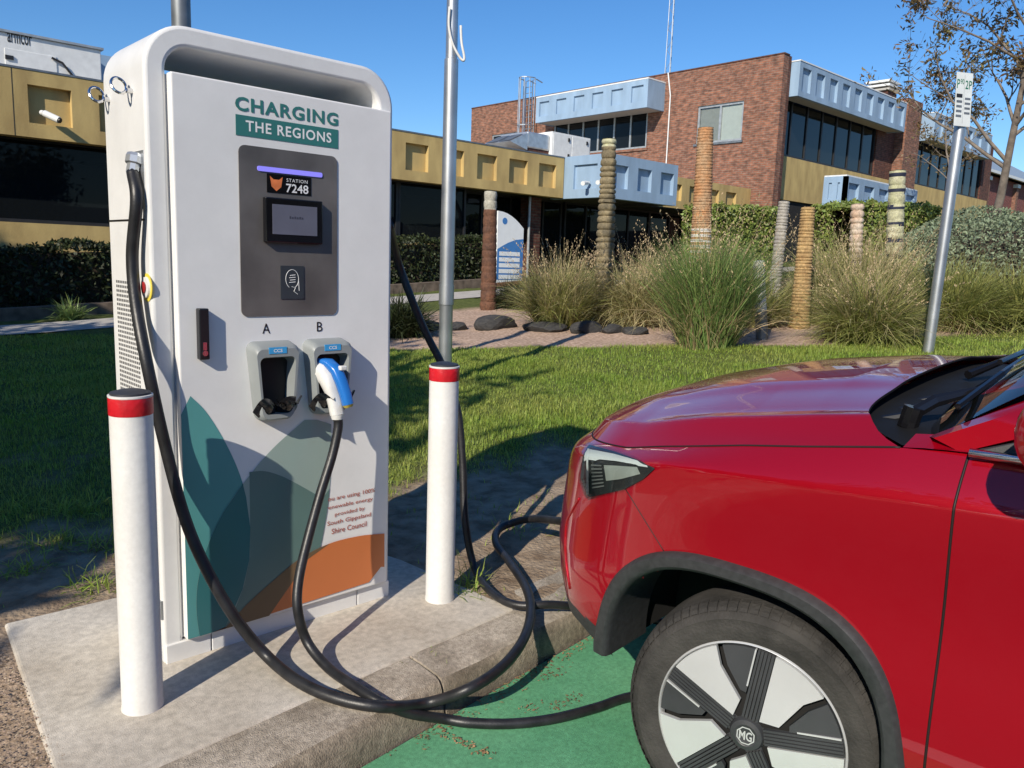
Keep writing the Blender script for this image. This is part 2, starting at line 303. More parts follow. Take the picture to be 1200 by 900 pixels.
# kerb: lengths of concrete with a joint between them
kerb_prof = [(0.02, -0.30), (0.0, -0.132), (0.005, -0.095), (0.012, -0.058), (0.024, -0.030), (0.042, -0.013), (0.07, -0.006), (0.17, -0.002), (1.0, 0.0)]
joints = [-9.5, -7.1, -4.7, -2.3, 0.1, 1.535, 3.9, 6.3, 8.7, 11.1, 13.5, 15.9]
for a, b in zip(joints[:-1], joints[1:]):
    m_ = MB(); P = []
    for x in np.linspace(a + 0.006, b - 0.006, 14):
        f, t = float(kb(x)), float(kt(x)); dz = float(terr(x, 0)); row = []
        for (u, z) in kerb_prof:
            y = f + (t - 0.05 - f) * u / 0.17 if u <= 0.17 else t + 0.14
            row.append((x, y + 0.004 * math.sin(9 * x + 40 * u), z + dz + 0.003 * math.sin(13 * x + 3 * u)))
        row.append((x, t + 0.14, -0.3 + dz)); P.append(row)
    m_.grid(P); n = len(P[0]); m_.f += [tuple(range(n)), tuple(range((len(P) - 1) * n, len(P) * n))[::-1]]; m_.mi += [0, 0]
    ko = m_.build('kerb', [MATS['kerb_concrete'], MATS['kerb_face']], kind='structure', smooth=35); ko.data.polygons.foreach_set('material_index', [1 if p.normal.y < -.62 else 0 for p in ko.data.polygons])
# concrete slab under the charger
m_ = MB(); x0, x1, y1 = SLAB
m_.prism([(0.44, 2.03), (0.62, float(kt(.62)) + 0.01), (1.2, float(kt(1.2)) + 0.012), (2.08, float(kt(2.08)) + 0.012), (2.03, 2.84), (1.96, 3.18), (0.54, 3.22)], 2, -0.12, 0.006)
sl_ = m_.build('charger_slab', MATS['concrete'], kind='structure', bevel=0.012)
# leaf litter along the gutter
C = []
for _ in range(600):
    x = rng.uniform(1.25, 3.2); y = float(kb(x)) - abs(rng.normal(0, 0.035)) - 0.01
    if noise2(x * 4, y) > -0.15: C.append((x, y, -0.118))
for cx, cy, _z in (on_z(620, 828, -.12), on_z(652, 828, -.12), on_z(668, 818, -.12), on_z(648, 788, -.12)):
    for _ in range(26): C.append((cx + rng.normal(0, 0.03), cy + rng.normal(0, 0.018), -0.118))
_a, _b = on_z(500, 850, -.12), on_z(574, 883, -.12)
for _ in range(110):
    s = rng.uniform() ** .6; C.append((_a[0] + (_b[0] - _a[0]) * s + rng.normal(0, .012), _a[1] + (_b[1] - _a[1]) * s + rng.normal(0, .012), -0.12))
V, F = leaves(np.array(C), 0.008, 0.45); V[:, 2] = -0.122 + terr(V[:, 0], 0) + np.abs(V[:, 2] + 0.118) * 0.6; arrmesh('leaf_litter', V, F, MATS['leaf_litter'], kind='stuff')
# small stones of the gravel margin
mat('gravel_stone', (0.38, 0.29, 0.215), rough=0.9, island=0.4)
C = np.stack([rng.uniform(-0.6, 0.56, 9000), rng.uniform(2.02, 3.3, 9000)], 1); C = C[(C[:, 0] < 0.5)]
o_ = np.array([(1, 0, 0), (-1, 0, 0), (0, 1, 0), (0, -1, 0), (0, 0, .8)]); s_ = rng.uniform(0.002, 0.005, len(C))
V = (o_[None] * s_[:, None, None]); V = V + np.stack([C[:, 0], C[:, 1], np.full(len(C), 0.004)], 1)[:, None, :]
F = np.array([(0, 2, 4), (2, 1, 4), (1, 3, 4), (3, 0, 4)])[None] + (np.arange(len(C)) * 5)[:, None, None]; arrmesh('gravel', V.reshape(-1, 3), F.reshape(-1, 3), MATS['gravel_stone'], kind='stuff')

# ------------------------------------------------------------------ charger
YF = 2.562; CX0, CX1 = 0.874, 1.765
ch = thing('charging_station', 'tall white charging station with a looped top and printed leaves on its front', 'charging station', (1.32, 2.75, 0))
def arc(cx, cz, r, a0, a1, n=10): return [(cx + r * math.cos(R_(a0 + (a1 - a0) * k / n)), cz + r * math.sin(R_(a0 + (a1 - a0) * k / n))) for k in range(n + 1)]
m_ = MB()
ro, ri, th, top = 0.135, 0.075, 0.064, 2.045; D0, D1 = YF, 2.95
outer = [(CX0, 0.0)] + arc(CX0 + ro, top - ro, ro, 180, 90) + arc(CX1 - ro, top - ro, ro, 90, 0) + [(CX1, 0.0)]
inner = [(CX0 + th, 0.0)] + arc(CX0 + th + ri, top - th - ri, ri, 180, 90) + arc(CX1 - th - ri, top - th - ri, ri, 90, 0) + [(CX1 - th, 0.0)]
n = len(outer); vs = [(p[0], D0, p[1]) for p in outer] + [(p[0], D0, p[1]) for p in inner] + [(p[0], D1, p[1]) for p in outer] + [(p[0], D1, p[1]) for p in inner]
fs = []
for i in range(n - 1): fs += [(i, i + 1, n + i + 1, n + i), (2 * n + i, 3 * n + i, 3 * n + i + 1, 2 * n + i + 1), (i, 2 * n + i, 2 * n + i + 1, i + 1), (n + i, n + i + 1, 3 * n + i + 1, 3 * n + i)]
fs += [(0, n, 3 * n, 2 * n), (n - 1, 3 * n - 1, 4 * n - 1, 2 * n - 1)]
m_.add(vs, fs); m_.build('frame', MATS['white_paint'], ch, smooth=30, bevel=0.012)
m_ = MB(); m_.box((CX0 + th + .001, YF + .012, 0.076), (CX1 - th - .001, D1 - .012, 1.895)); m_.build('cabinet', MATS['white_paint'], ch)
m_ = MB(); m_.box((0.942, 2.535, 0.076), (1.739, 2.572, 1.899)); m_.build('front_panel', MATS['panel_paint'], ch, bevel=0.006)
for a, b in ((CX0 + 0.004, 1.028), (1.032, 1.610), (1.614, CX1 - .004)):
    m_ = MB(); m_.box((a, 2.553, 0.004), (b, 2.60, 0.070)); m_.build('plinth_panel', MATS['white_paint'], ch, bevel=0.003)
m_ = MB(); m_.box((CX0 + .02, 2.58, 0.003), (CX1 - .02, 2.93, 0.075)); m_.build('base', MATS['black_plastic'], ch)
# left side: seam, vent slots, lifting rings, gland recess, emergency stop
m_ = MB(); m_.box((CX0 - .0012, 2.60, 1.455), (CX0 + .01, 2.945, 1.461)); m_.build('side_seam', MATS['black_plastic'], ch)
mat('vent_dark', (0.10, 0.10, 0.10), rough=0.8)
m_ = MB()
for i in range(40):
    z = 0.66 + i * 0.0152
    for j in range(12): y = 2.69 + j * 0.0175; m_.box((CX0 - .001, y, z), (CX0 + .004, y + 0.0105, z + 0.0085))
m_.build('vent_slots', MATS['vent_dark'], ch, kind='stuff')
for yy in (2.665, 2.885):
    m_ = MB(); r = 0.024; c = (CX0 - 0.035, yy + 0.0, 1.858)
    m_.tube([(c[0] + r * math.cos(a) * 0.9, c[1] + r * math.sin(a) * 0.55 + 0.012, c[2] + r * math.sin(a)) for a in np.linspace(0, 2 * math.pi, 22)], 0.0045, 8)
    m_.tube([(CX0 + .01, yy, 1.845), (CX0 - .016, yy, 1.845)], 0.008, 10); m_.build('lifting_ring', MATS['chrome'], ch, smooth=40)
m_ = MB(); m_.box((CX0 - .0015, 2.585, 1.49), (CX0 + .004, 2.668, 1.665)); m_.build('gland_plate', MATS['galvanised'], ch)
m_ = MB(); m_.lathe([(0.022, 0), (0.026, 0.01), (0.026, 0.03), (0.019, 0.034), (0.019, 0.06)], (CX0 - 0.010, 2.630, 1.655), 8, (-0.22, -0.12, -1)); m_.build('cable_gland', MATS['galvanised'], ch)
m_ = MB(); m_.lathe([(0.044, 0), (0.044, 0.002), (0.034, 0.003)], (CX0, 2.595, 1.25), 28, (-1, 0, 0))
mat('yellow_plastic', (0.75, 0.6, 0.08), rough=0.4); es = m_.build('emergency_stop', MATS['yellow_plastic'], ch)
m_ = MB(); m_.lathe([(0.034, 0.002), (0.032, 0.009), (0.02, 0.010)], (CX0, 2.595, 1.25), 24, (-1, 0, 0)); m_.build('stop_collar', MATS['white_paint'], es)
mat('red_plastic', (0.30, 0.02, 0.02), rough=0.35); m_ = MB(); m_.lathe([(0.016, 0.010), (0.018, 0.011), (0.018, 0.014), (0.012, 0.016)], (CX0, 2.595, 1.25), 20, (-1, 0, 0)); m_.build('stop_button', MATS['red_plastic'], es)
m_ = MB(); m_.box((CX0 - .004, 2.566, 0.16), (CX0 + .01, 2.58, 0.225)); m_.build('hinge', MATS['galvanised'], ch)
m_ = MB(); m_.lathe([(0.008, 0), (0.008, 0.004)], (CX0, 2.59, 0.05), 12, (-1, 0, 0)); m_.build('bolt', MATS['galvanised'], ch)

# printed graphics: flat film on the panel, traced on the panel's own plane
YP = 2.5345
def film(name, px, m, k):
    pts = [on_y(a, b, YP) for a, b in px]; m_ = MB(); y = YP - 0.0006 * k
    m_.add([(min(max(p[0], 0.9425), 1.7385), y, max(p[2], 0.082)) for p in pts], [tuple(range(len(pts)))]); me = m_.build(name, m, ch)
    bm = bmesh.new(); bm.from_mesh(me.data); bmesh.ops.triangulate(bm, faces=bm.faces[:]); bm.to_mesh(me.data); bm.free(); return me
def fm(n, srgb): return mat(n, tuple((c / 255) ** 2.2 for c in srgb), rough=0.35, var=0.02)
fm('film_teal', (84, 146, 146)); fm('film_teal_deep', (52, 106, 110)); fm('film_sage', (146, 164, 157)); fm('film_sage_deep', (94, 120, 116)); fm('film_orange', (196, 114, 68)); fm('film_brown', (108, 88, 66)); fm('film_brown_deep', (84, 72, 56)); fm('letter_teal', (58, 116, 112)); fm('letter_rust', (168, 84, 66))
def sm(p, n=6): return [(a, b) for a, b in spline([(q[0], q[1]) for q in p], n)]
rightA = sm([(223, 464), (241, 482), (261, 513), (278, 548), (288, 581), (293, 618), (292, 655), (284, 690), (270, 722), (262, 738)])
film('leaf_graphic', rightA + [(240, 748), (212, 756), (205, 500), (212, 486)], MATS['film_teal'], 1)
leftB = sm([(357, 492), (320, 525), (290, 560), (262, 600), (243, 640), (232, 680), (230, 715), (234, 748)])
rightB = sm([(262, 737), (290, 712), (320, 690), (350, 668), (372, 650), (383, 600), (388, 550)], 5)
film('leaf_graphic', leftB + rightB + [(388, 497), (372, 492)], MATS['film_sage'], 2)
topC = sm([(292, 553), (310, 552), (330, 558), (350, 568), (378, 584)])
film('leaf_graphic', topC + [(386, 572), (383, 600), (374, 648), (352, 668), (320, 690), (290, 712), (262, 737), (275, 714), (286, 686), (293, 652), (293, 618)], MATS['film_sage_deep'], 3)
ovl = sm([(289, 562), (262, 600), (243, 640), (232, 680), (230, 715), (234, 748)])
film('leaf_graphic', [(283, 569)] + ovl[4:] + [(262, 738), (272, 718), (284, 690), (292, 655), (293, 618), (288, 582), (284, 566)], MATS['film_teal_deep'], 4)
hill = sm([(250, 752), (265, 734), (290, 707), (320, 680), (350, 655), (385, 637), (420, 628), (450, 625)])
film('hill_graphic', hill + [(450, 664), (446, 664), (432, 682), (250, 760)], MATS['film_orange'], 5)
film('hill_graphic', hill[:-12] + [(384, 638), (360, 655), (340, 685), (315, 722), (250, 756)], MATS['film_brown'], 6)

# screen plate, light bar, station number, screen, card reader
mat('plate_grey', (0.17, 0.155, 0.145), rough=0.38, metal=0.25, var=0.22, nscale=4, detail=8)
m_ = MB(); m_.prism(round_rect(1.149, 1.509, 1.157, 1.711, 0.022), 1, YP - 0.003, YP + 0.002); m_.build('screen_plate', MATS['plate_grey'], ch)
m_ = MB(); m_.prism(round_rect(1.211, 1.449, 1.634, 1.650, 0.006), 1, YP - 0.006, YP); m_.build('light_bar', glow('light_bar', (0.22, 0.20, 0.75), 0.45), ch)
m_ = MB(); m_.box((1.244, YP - .0045, 1.568), (1.406, YP, 1.629)); st = m_.build('station_label', MATS['gloss_black'], ch)
mat('white_print', (0.8, 0.8, 0.8), rough=0.5, var=0.02); mat('orange_print', (0.72, 0.20, 0.06), rough=0.5, var=0.15, nscale=30)
ux, uz = (1, 0, 0), (0, 0, 1); LY = YP - 0.0052
write('STATION', (1.314, LY, 1.608), ux, uz, 0.078, 0.011, MATS['white_print'], st, 0.0, gap=1.15); write('7248', (1.312, LY, 1.573), ux, uz, 0.083, 0.029, MATS['white_print'], st, 0.012)
m_ = MB(); fx = [(0, 1.0), (.12, .30), (.5, 0), (.88, .30), (1, 1.0), (.72, .78), (.28, .78)]
m_.add([(1.254 + .046 * a, LY, 1.574 + .048 * b) for a, b in fx], [(0, 1, 6), (1, 2, 3, 5, 6), (3, 4, 5)]); m_.build('fox_emblem', MATS['orange_print'], st)
m_ = MB(); m_.box((1.229, YP - .024, 1.404), (1.440, YP, 1.552)); sc_ = m_.build('screen_bezel', MATS['gloss_black'], ch, bevel=0.004)
mat('display', (0.13, 0.135, 0.18), rough=0.12, var=0.06)
m_ = MB(); m_.box((1.252, YP - .0255, 1.432), (1.417, YP - .02, 1.530)); ds = m_.build('display', MATS['display'], sc_)
mat('dim_print', (0.05, 0.05, 0.07), rough=0.4)
m_ = MB(); [m_.box((1.313 + .009 * k, YP - .0262, 1.486), (1.313 + .009 * k + .005, YP - .0256, 1.494 - .002 * (k % 2))) for k in range(6)]; m_.build('display_text', MATS['dim_print'], sc_)
mat('slate', (0.035, 0.042, 0.05), rough=0.4)
m_ = MB(); m_.box((1.289, YP - .006, 1.215), (1.375, YP, 1.328)); nf = m_.build('card_reader', MATS['slate'], ch)
m_ = MB(); cxx, czz = 1.331, 1.283
m_.tube([(cxx + .024 * math.cos(a), YP - .0065, czz + .032 * math.sin(a)) for a in np.linspace(-1.1, 4.2, 30)], 0.0009, 5)
for k in range(4): m_.tube([(cxx - .011 + 0.003 * (k % 2), YP - .0065, czz - .012 + k * .008), (cxx + .012, YP - .0065, czz - .010 + k * .008)], 0.0012, 5)
m_.tube([(cxx - .002, YP - .0065, czz - .026), (cxx + .012, YP - .0065, czz - .03), (cxx + .006, YP - .0065, czz - .042), (cxx + .02, YP - .0065, czz - .052)], 0.001, 5)
m_.tube([(cxx + .024, YP - .0065, czz - .005), (cxx + .026, YP - .0065, czz - .04)], 0.0009, 5); m_.build('card_symbol', MATS['white_print'], nf)
# lettering
write('CHARGING', (1.141, YP - .001, 1.815), ux, uz, 0.373, 0.044, MATS['letter_teal'], ch, 0.03, gap=1.14)
m_ = MB(); m_.box((1.142, YP - .001, 1.739), (1.514, YP, 1.803)); bn = m_.build('banner', MATS['letter_teal'], ch)
write('THE REGIONS', (1.175, YP - .0017, 1.755), ux, uz, 0.312, 0.034, MATS['white_print'], bn, 0.018, gap=1.12)
for i, (s, a, b) in enumerate((('You are using 100%', 1.452, 1.678), ('renewable energy', 1.462, 1.668), ('provided by', 1.50, 1.632), ('South Gippsland', 1.468, 1.660), ('Shire Council', 1.486, 1.640))):
    write(s, (a, YP - .0017, 0.457 - i * 0.0315), ux, uz, b - a, 0.021 if s[0] not in 'pr' else 0.019, MATS['letter_rust'], ch, 0.006)
write('A', (1.222, YP - .001, 1.098), ux, uz, 0.028, 0.034, MATS['black_plastic'], ch, 0.0); write('B', (1.428, YP - .001, 1.098), ux, uz, 0.022, 0.034, MATS['black_plastic'], ch, 0.0)
# lock handle
m_ = MB(); m_.box((0.998, YP - .028, 1.024), (1.030, YP, 1.188)); lk = m_.build('lock_handle', MATS['black_plastic'], ch, bevel=0.004)
m_ = MB(); m_.lathe([(0.009, 0), (0.009, 0.003)], (1.014, YP - .028, 1.045), 14, (0, -1, 0)); m_.box((1.008, YP - .0295, 1.055), (1.02, YP - .027, 1.08)); m_.build('lock_barrel', MATS['chrome'], lk)
# plug holsters
mat('holster_grey', (0.26, 0.28, 0.28), rough=0.45, var=0.06); mat('holster_black', (0.012, 0.012, 0.014), rough=0.5, spec=.3); mat('label_blue', (0.05, 0.36, 0.72), rough=0.4)
for hx, nm in ((1.163, 'A'), (1.372, 'B')):
    W_ = 0.172; zt, zb = 1.073, 0.800
    def ring(y, ins, dz=0.0, sh=0.0):
        p = round_rect(hx + ins, hx + W_ - ins, zb + ins * 1.3, zt - ins + dz, 0.026 - ins * 0.3, 5); q = []
        for (a, b) in p:
            f = max(0, (zb + 0.10 - b) / 0.10); a = a + (hx + W_ / 2 - a) * 0.35 * f; q.append((a, y, b))
        return q
    rows = [ring(YP + .001, 0.0), ring(YP - .05, 0.004, -0.006), ring(YP - .062, 0.010, -0.012), ring(YP - .062, 0.021, -0.028), ring(YP - .004, 0.026, -0.034)]
    m_ = MB(); k = len(rows[0]); m_.add([p for r in rows for p in r], [(i * k + j, i * k + (j + 1) % k, (i + 1) * k + (j + 1) % k, (i + 1) * k + j) for i in range(4) for j in range(k)])
    ho = m_.build('plug_holster', MATS['holster_grey'], ch, smooth=35)
    m_ = MB(); m_.add(ring(YP - .006, 0.022, -0.03), [tuple(range(k))]); q_ = m_.build('holster_recess', MATS['holster_black'], ho)
    m_ = MB(); rr = [ring(YP - .0615, 0.0205, -0.0275), ring(YP - .008, 0.0225, -0.031)]; m_.add(rr[0] + rr[1], [(j, (j + 1) % k, k + (j + 1) % k, k + j) for j in range(k)]); m_.build('holster_lining', MATS['holster_black'], ho)
    m_ = MB(); m_.box((hx + .052, YP - .0635, zt - .038), (hx + .116, YP - .06, zt - .016)); lb = m_.build('holster_label', MATS['label_blue'], ho)
    write('CCS', (hx + .068, YP - .0642, zt - .033), ux, uz, 0.032, 0.011, MATS['white_print'], lb, 0.02)
    for sx in (0.30, 0.72):                       # glossy cradle lips
        m_ = MB(); c = hx + W_ * sx; P = []
        for t in np.linspace(0, 1, 8):
            wd = 0.046 * (1 - 0.75 * t) ; y = YP - .03 - .080 * t; z = 0.825 + 0.052 * t + 0.02 * math.sin(3 * t)
            P.append([(c - wd + 0.012 * (1 if sx > .5 else -1) * t, y, z + .012), (c - wd * .6, y - .010, z - .004), (c + .0 * t, y - .016, z - .012), (c + wd * .6, y - .010, z - .004), (c + wd + 0.012 * (1 if sx > .5 else -1) * t, y, z + .012), (c + wd * .6, y - .002, z - .008), (c, y + .006, z - .02), (c - wd * .6, y - .002, z - .008), (c - wd + 0.012 * (1 if sx > .5 else -1) * t, y, z + .012)])
        m_.grid(P); m_.build('holster_lip', MATS['gloss_black'], ho, smooth=85)

# ------------------------------------------------------------------ bollards
def bollard(c, label, zt):
    t = thing('bollard', label, 'bollard', c, 'white bollards guarding the charger'); r = 0.0575
    m_ = MB(); m_.lathe([(r + .002, -0.02), (r + .002, 0.008), (r, 0.012), (r, zt - .055)], c, 40); m_.build('post', MATS['bollard_paint'], t, smooth=40)
    m_ = MB(); m_.lathe([(r + .001, zt - .057), (r + .0015, zt - .055), (r + .0015, zt - .010), (r + .001, zt - .008)], c, 40); m_.build('reflective_band', MATS['red_tape'], t, smooth=40)
    m_ = MB(); m_.lathe([(r, zt - .008), (r + .002, zt - .006), (r + .002, zt - .001), (r - .001, zt)], c, 40); m_.build('rim', MATS['bollard_paint'], t, smooth=40)
    m_ = MB(); m_.lathe([(r - .003, zt - .004), (r - .004, zt + .006), (r * .55, zt + .012), (.004, zt + .013)], c, 40); m_.build('cap', MATS['dark_cap'], t, smooth=40)
bl = on_z(168, 839) + unit(ray(168, 839) * np.array([1, 1, 0])) * .05; br = on_z(515, 709) + unit(ray(515, 709) * np.array([1, 1, 0])) * .05
bollard((bl[0], bl[1], 0.006), 'white bollard with a red band left of the charger, nearest the camera', 0.955)
bollard((br[0], br[1], 0.006), 'white bollard with a red band between the charger and the red car', 0.955)

# ------------------------------------------------------------------ cables
def surf(x, y):
    if y > float(kt(x)) - .05: return 0.006 if y < 3.2 and .5 < x < 2.03 else float(terr(x, y))
    f = float(kb(x)); u = np.clip((y - f) / max(.01, float(kt(x)) - .05 - f), 0, 1) * .17
    return -.126 if y < f else float(np.interp(u, [p[0] for p in kerb_prof[1:]], [p[1] for p in kerb_prof[1:]]))
def cab(px, py, up):
    r = unit(ray(px, py)); t = 1.0
    while t < 9:
        p = CAM + t * r
        if p[2] < surf(p[0], p[1]) + up: return p
        t += .004
def cable(name, label, pts, r, group=None):
    m_ = MB(); m_.tube(spline(pts, 10), r, 14); o = m_.build(name, MATS['black_rubber'], None, smooth=True); return tag(o, label, 'cable')
NOSE = (2.62, 1.93, 0.45)
c1 = [(0.852, 2.623, 1.60), on_x(160, 235, .846), on_x(155, 300, .838), on_x(160, 360, .836), on_x(173, 430, .838), on_y(193, 520, 2.51), on_y(216, 605, 2.47), on_y(241, 665, 2.42), on_y(274, 722, 2.36), cab(312, 768, .05), cab(352, 800, .025), cab(400, 820, .021), cab(450, 828, .03), cab(500, 824, .045), on_z(550, 807, 0.02), on_z(590, 780, 0.035), on_z(614, 748, 0.05), on_z(622, 716, 0.05), on_z(616, 688, 0.045), on_z(598, 660, 0.04), on_z(582, 638, 0.05), on_z(583, 622, 0.06), on_z(600, 613, 0.08), on_z(628, 608, 0.14), (2.50, 2.05, 0.30), NOSE]
cable('charging_cable', 'thick black cable hanging down the left side of the charger and looping over the kerb', c1, 0.0185)
ca = [on_x(456, 262, 1.772), on_y(466, 305, 2.78), on_y(483, 352, 2.76), on_y(502, 396, 2.74), on_y(520, 432, 2.70), on_y(536, 480, 2.66), on_y(542, 540, 2.62), on_y(545, 610, 2.56), on_z(556, 665, 0.045), on_z(576, 694, 0.03), on_z(606, 709, 0.03), on_z(655, 709, 0.03)]
cb = [(2.55, 1.90, -0.07), (2.62, 1.6, -0.11), (2.35, 1.42, -0.112), cab(742, 816, .018), cab(700, 829, .018), cab(650, 842, .018), cab(600, 848, .018), cab(550, 847, .02), cab(518, 842, .03), cab(480, 836, .03), cab(448, 824, .02), cab(415, 804, .019), cab(384, 782, .025), on_y(360, 752, 2.27), on_y(349, 715, 2.29), on_y(350, 680, 2.32), on_y(360, 635, 2.36), on_y(375, 580, 2.39), on_y(389, 535, 2.41), (1.446, 2.42, 0.765), (1.445, 2.423, .81)]
cc = cable('charging_cable', 'black cable from the right side of the charger with a blue and white plug', ca + cb, 0.0165)
# plug in holster B, one end of that cable
mat('plug_white', (0.72, 0.71, 0.68), rough=0.35, var=0.06, nscale=20); mat('plug_blue', (0.02, 0.16, 0.52), rough=0.25, var=0.08); mat('tip_yellow', (0.45, 0.36, 0.06), rough=0.6)
def loft(pts, rx, ry, seg=14):
    m_ = MB(); P = []
    for i, p in enumerate(pts):
        p = np.array(p, float); t = unit(np.array(pts[min(i + 1, len(pts) - 1)]) - np.array(pts[max(i - 1, 0)])); sx = np.array([1.0, 0, 0]); sx = unit(sx - t * (t @ sx)); n = np.cross(t, sx)
        P.append([p + sx * rx[i] * math.copysign(abs(math.cos(a)) ** .7, math.cos(a)) + n * ry[i] * math.copysign(abs(math.sin(a)) ** .7, math.sin(a)) for a in np.linspace(0, 2 * math.pi, seg + 1)])
    m_.grid(P); k = seg + 1; m_.f += [tuple(range(k)), tuple(range((len(P) - 1) * k, len(P) * k))]; m_.mi += [0, 0]; return m_
pw = [(1.418, 2.545, 0.962), (1.418, 2.505, 0.964), (1.421, 2.478, 0.958), (1.428, 2.457, 0.936), (1.436, 2.442, 0.895), (1.442, 2.431, 0.848), (1.445, 2.424, 0.812)]
loft(pw, [.034, .036, .034, .030, .026, .025, .024], [.034, .036, .036, .030, .022, .021, .021]).build('plug_body', MATS['plug_white'], cc, smooth=50)
pb = [(1.422, 2.498, 0.998), (1.432, 2.458, 0.994), (1.444, 2.428, 0.970), (1.453, 2.410, 0.930), (1.462, 2.398, 0.888), (1.468, 2.391, 0.852)]
loft(pb, [.020, .022, .022, .021, .020, .019], [.010, .015, .018, .019, .020, .019]).build('plug_shell', MATS['plug_blue'], cc, smooth=50)
m_ = MB(); m_.box((1.444, 2.398, 0.972), (1.470, 2.418, 0.988)); m_.build('plug_button', MATS['plug_white'], cc, bevel=0.004)
loft([(1.468, 2.391, 0.853), (1.470, 2.389, 0.842)], [.0185, .014], [.0185, .012]).build('plug_end', MATS['tip_yellow'], cc, smooth=50)
m_ = MB(); m_.tube([(1.445, 2.424, 0.813), (1.445, 2.423, 0.796)], [.024, .02], 16); m_.build('plug_collar', MATS['plug_white'], cc, smooth=50)
# ------------------------------------------------------------------ red car. Local frame: s forward from the front axle, v to the car's right from its left flank, z up from the road
TH = R_(4.0); CH = np.array([-math.sin(TH), math.cos(TH), 0]); ROLL = R_(2.0); CR = np.array([math.cos(TH) * math.cos(ROLL), math.sin(TH) * math.cos(ROLL), math.sin(ROLL)]); CU = np.cross(CR, CH); CO = np.array([1.775, .935, -.13 + float(terr(1.8, 0))]) - 0.02 * CR   # the car stands on the car park's cross fall
def cw(s, v, z): return CO + s * CH + v * CR + z * CU
def on_v(px, py, v): p = on_plane(px, py, CR, CR @ CO + v); d = p - CO; return d @ CH, v, p[2] + .13
car = thing('red_car', 'red car with its nose at the kerb, parked beside the charger', 'car', cw(-1.3, .9, 0))
cp = mat('car_red', (0.39, 0.001, 0.011), rough=0.32, metal=0.4, var=0.04, nscale=900, spec=.3, coat=1.0, coat_r=0.02)
cp.node_tree.nodes['Principled BSDF'].inputs['Coat IOR'].default_value = 1.6
mat('car_trim', (0.032, 0.034, 0.036), rough=0.55, var=0.15, nscale=60, bump=0.08, bscale=400)
mat('well_black', (0.006, 0.006, 0.006), rough=0.9); mat('seam_black', (0.01, 0.004, 0.004), rough=0.6)
mat('tyre_rubber', (0.040, 0.037, 0.034), rough=0.85, var=0.35, nscale=9, bump=0.25, bscale=120, detail=8); mat('rim_silver', (0.62, 0.63, 0.63), rough=0.28, metal=0.35, var=0.04); mat('rim_dark', (0.042, 0.044, 0.048), rough=0.45, var=0.15)
mat('lamp_black', (0.035, 0.038, 0.042), rough=0.15); mat('lamp_white', (0.72, 0.75, 0.78), rough=0.2, var=0.02); mat('lamp_grey', (0.50, 0.53, 0.52), rough=0.2, metal=0.2)
glass('lamp_lens', (0.3, 0.3, 0.3), 0.0, ior=1.33); glass('car_glass', (0.012, 0.016, 0.016), 0.45); mat('cabin_dark', (0.02, 0.02, 0.022), rough=0.8)
WID = 1.81
def ip(x, pts): return np.interp(x, [p[0] for p in pts], [p[1] for p in pts])
ZT = [(-3.5, 1.10), (-2.2, 1.15), (-.45, 1.135), (-.27, 1.118), (-.06, 1.080), (.084, 1.056), (.343, 1.006), (.489, .972), (.70, .945), (.95, .925)]
def zcr(s): return 1.028 - .066 * (np.clip(s, -3, .7) + .4) * (1 if True else 0)
SCN = [(.2, .80), (.3, .86), (.37, .905), (.5, .945), (.6, .952), (.72, .935), (.85, .91), (.93, .885), (.97, .86)]
SRR = [(.2, 3.30), (.3, 3.36), (.5, 3.40), (.8, 3.38), (1.1, 3.28), (1.2, 3.22)]
def inset(s, z, zt):
    zc = np.minimum(zcr(s), zt - .035); t = np.clip((z - zc) / (zt - zc), 0, 1); lo = np.clip((.46 - z) / .26, 0, 1)
    return .075 * t ** 1.25 + .05 * lo ** 1.6 + .014 * np.sin(np.pi * np.clip((z - .50) / (zc - .50), 0, 1)) ** 2 * np.clip((.75 - s) / .5, 0, 1)
# columns: kind 0 = straight flank (s), 1 = nose corner (angle), 2 = tail corner
cols = [(2, q) for q in np.linspace(math.pi / 2, 0, 16)[:-1]] + [(0, s) for s in np.concatenate([np.linspace(-2.75, -2.1, 40), np.linspace(-2.08, -.55, 24)[:-1], np.linspace(-.55, .1, 54)])] + [(1, q) for q in (np.linspace(0, 1, 60)[1:] ** 0.8) * math.pi / 2]
rowsb = np.concatenate([np.linspace(0, .86, 56), np.linspace(.875, 1, 16)])
def sup(q, n): return abs(math.cos(q)) ** (2 / n), abs(math.sin(q)) ** (2 / n)
S = np.zeros((len(rowsb), len(cols))); Vv = S.copy(); Zz = S.copy()
for j, (k, a) in enumerate(cols):
    if k == 0: s_nom = a
    elif k == 1: s_nom = .1 + .8 * sup(a, 3)[1]
    else: s_nom = -2.75 - .6 * sup(a, 3)[1]
    zt = ip(s_nom, ZT); zb_ = ip(s_nom, [(-9, .2), (.30, .2), (.34, .335), (.6, .385), (.9, .36)]); z = zb_ + (zt - zb_) * rowsb; ins = inset(s_nom, z, zt)
    if k == 0: S[:, j] = a; Vv[:, j] = ins
    else:
        c, sn = sup(a, 3.0)
        ext = (np.interp(z, [p[0] for p in SCN], [p[1] for p in SCN]) - .1) if k == 1 else (np.interp(z, [p[0] for p in SRR], [p[1] for p in SRR]) - 2.75)
        # nose corner: pull the flank inset into the plan curve; roll the top edge back
        roll = np.clip((z - (zt - .07)) / .07, 0, 1) ** 1.6 * .05
        Vv[:, j] = WID / 2 - (WID / 2 - ins) * c; S[:, j] = (.1 + (ext - roll * (sn ** 3)) * sn) if k == 1 else (-2.75 - ext * sn)
    Zz[:, j] = z
SK = np.array([[cw(S[i, j], Vv[i, j], Zz[i, j]) for j in range(len(cols))] for i in range(len(rowsb))])
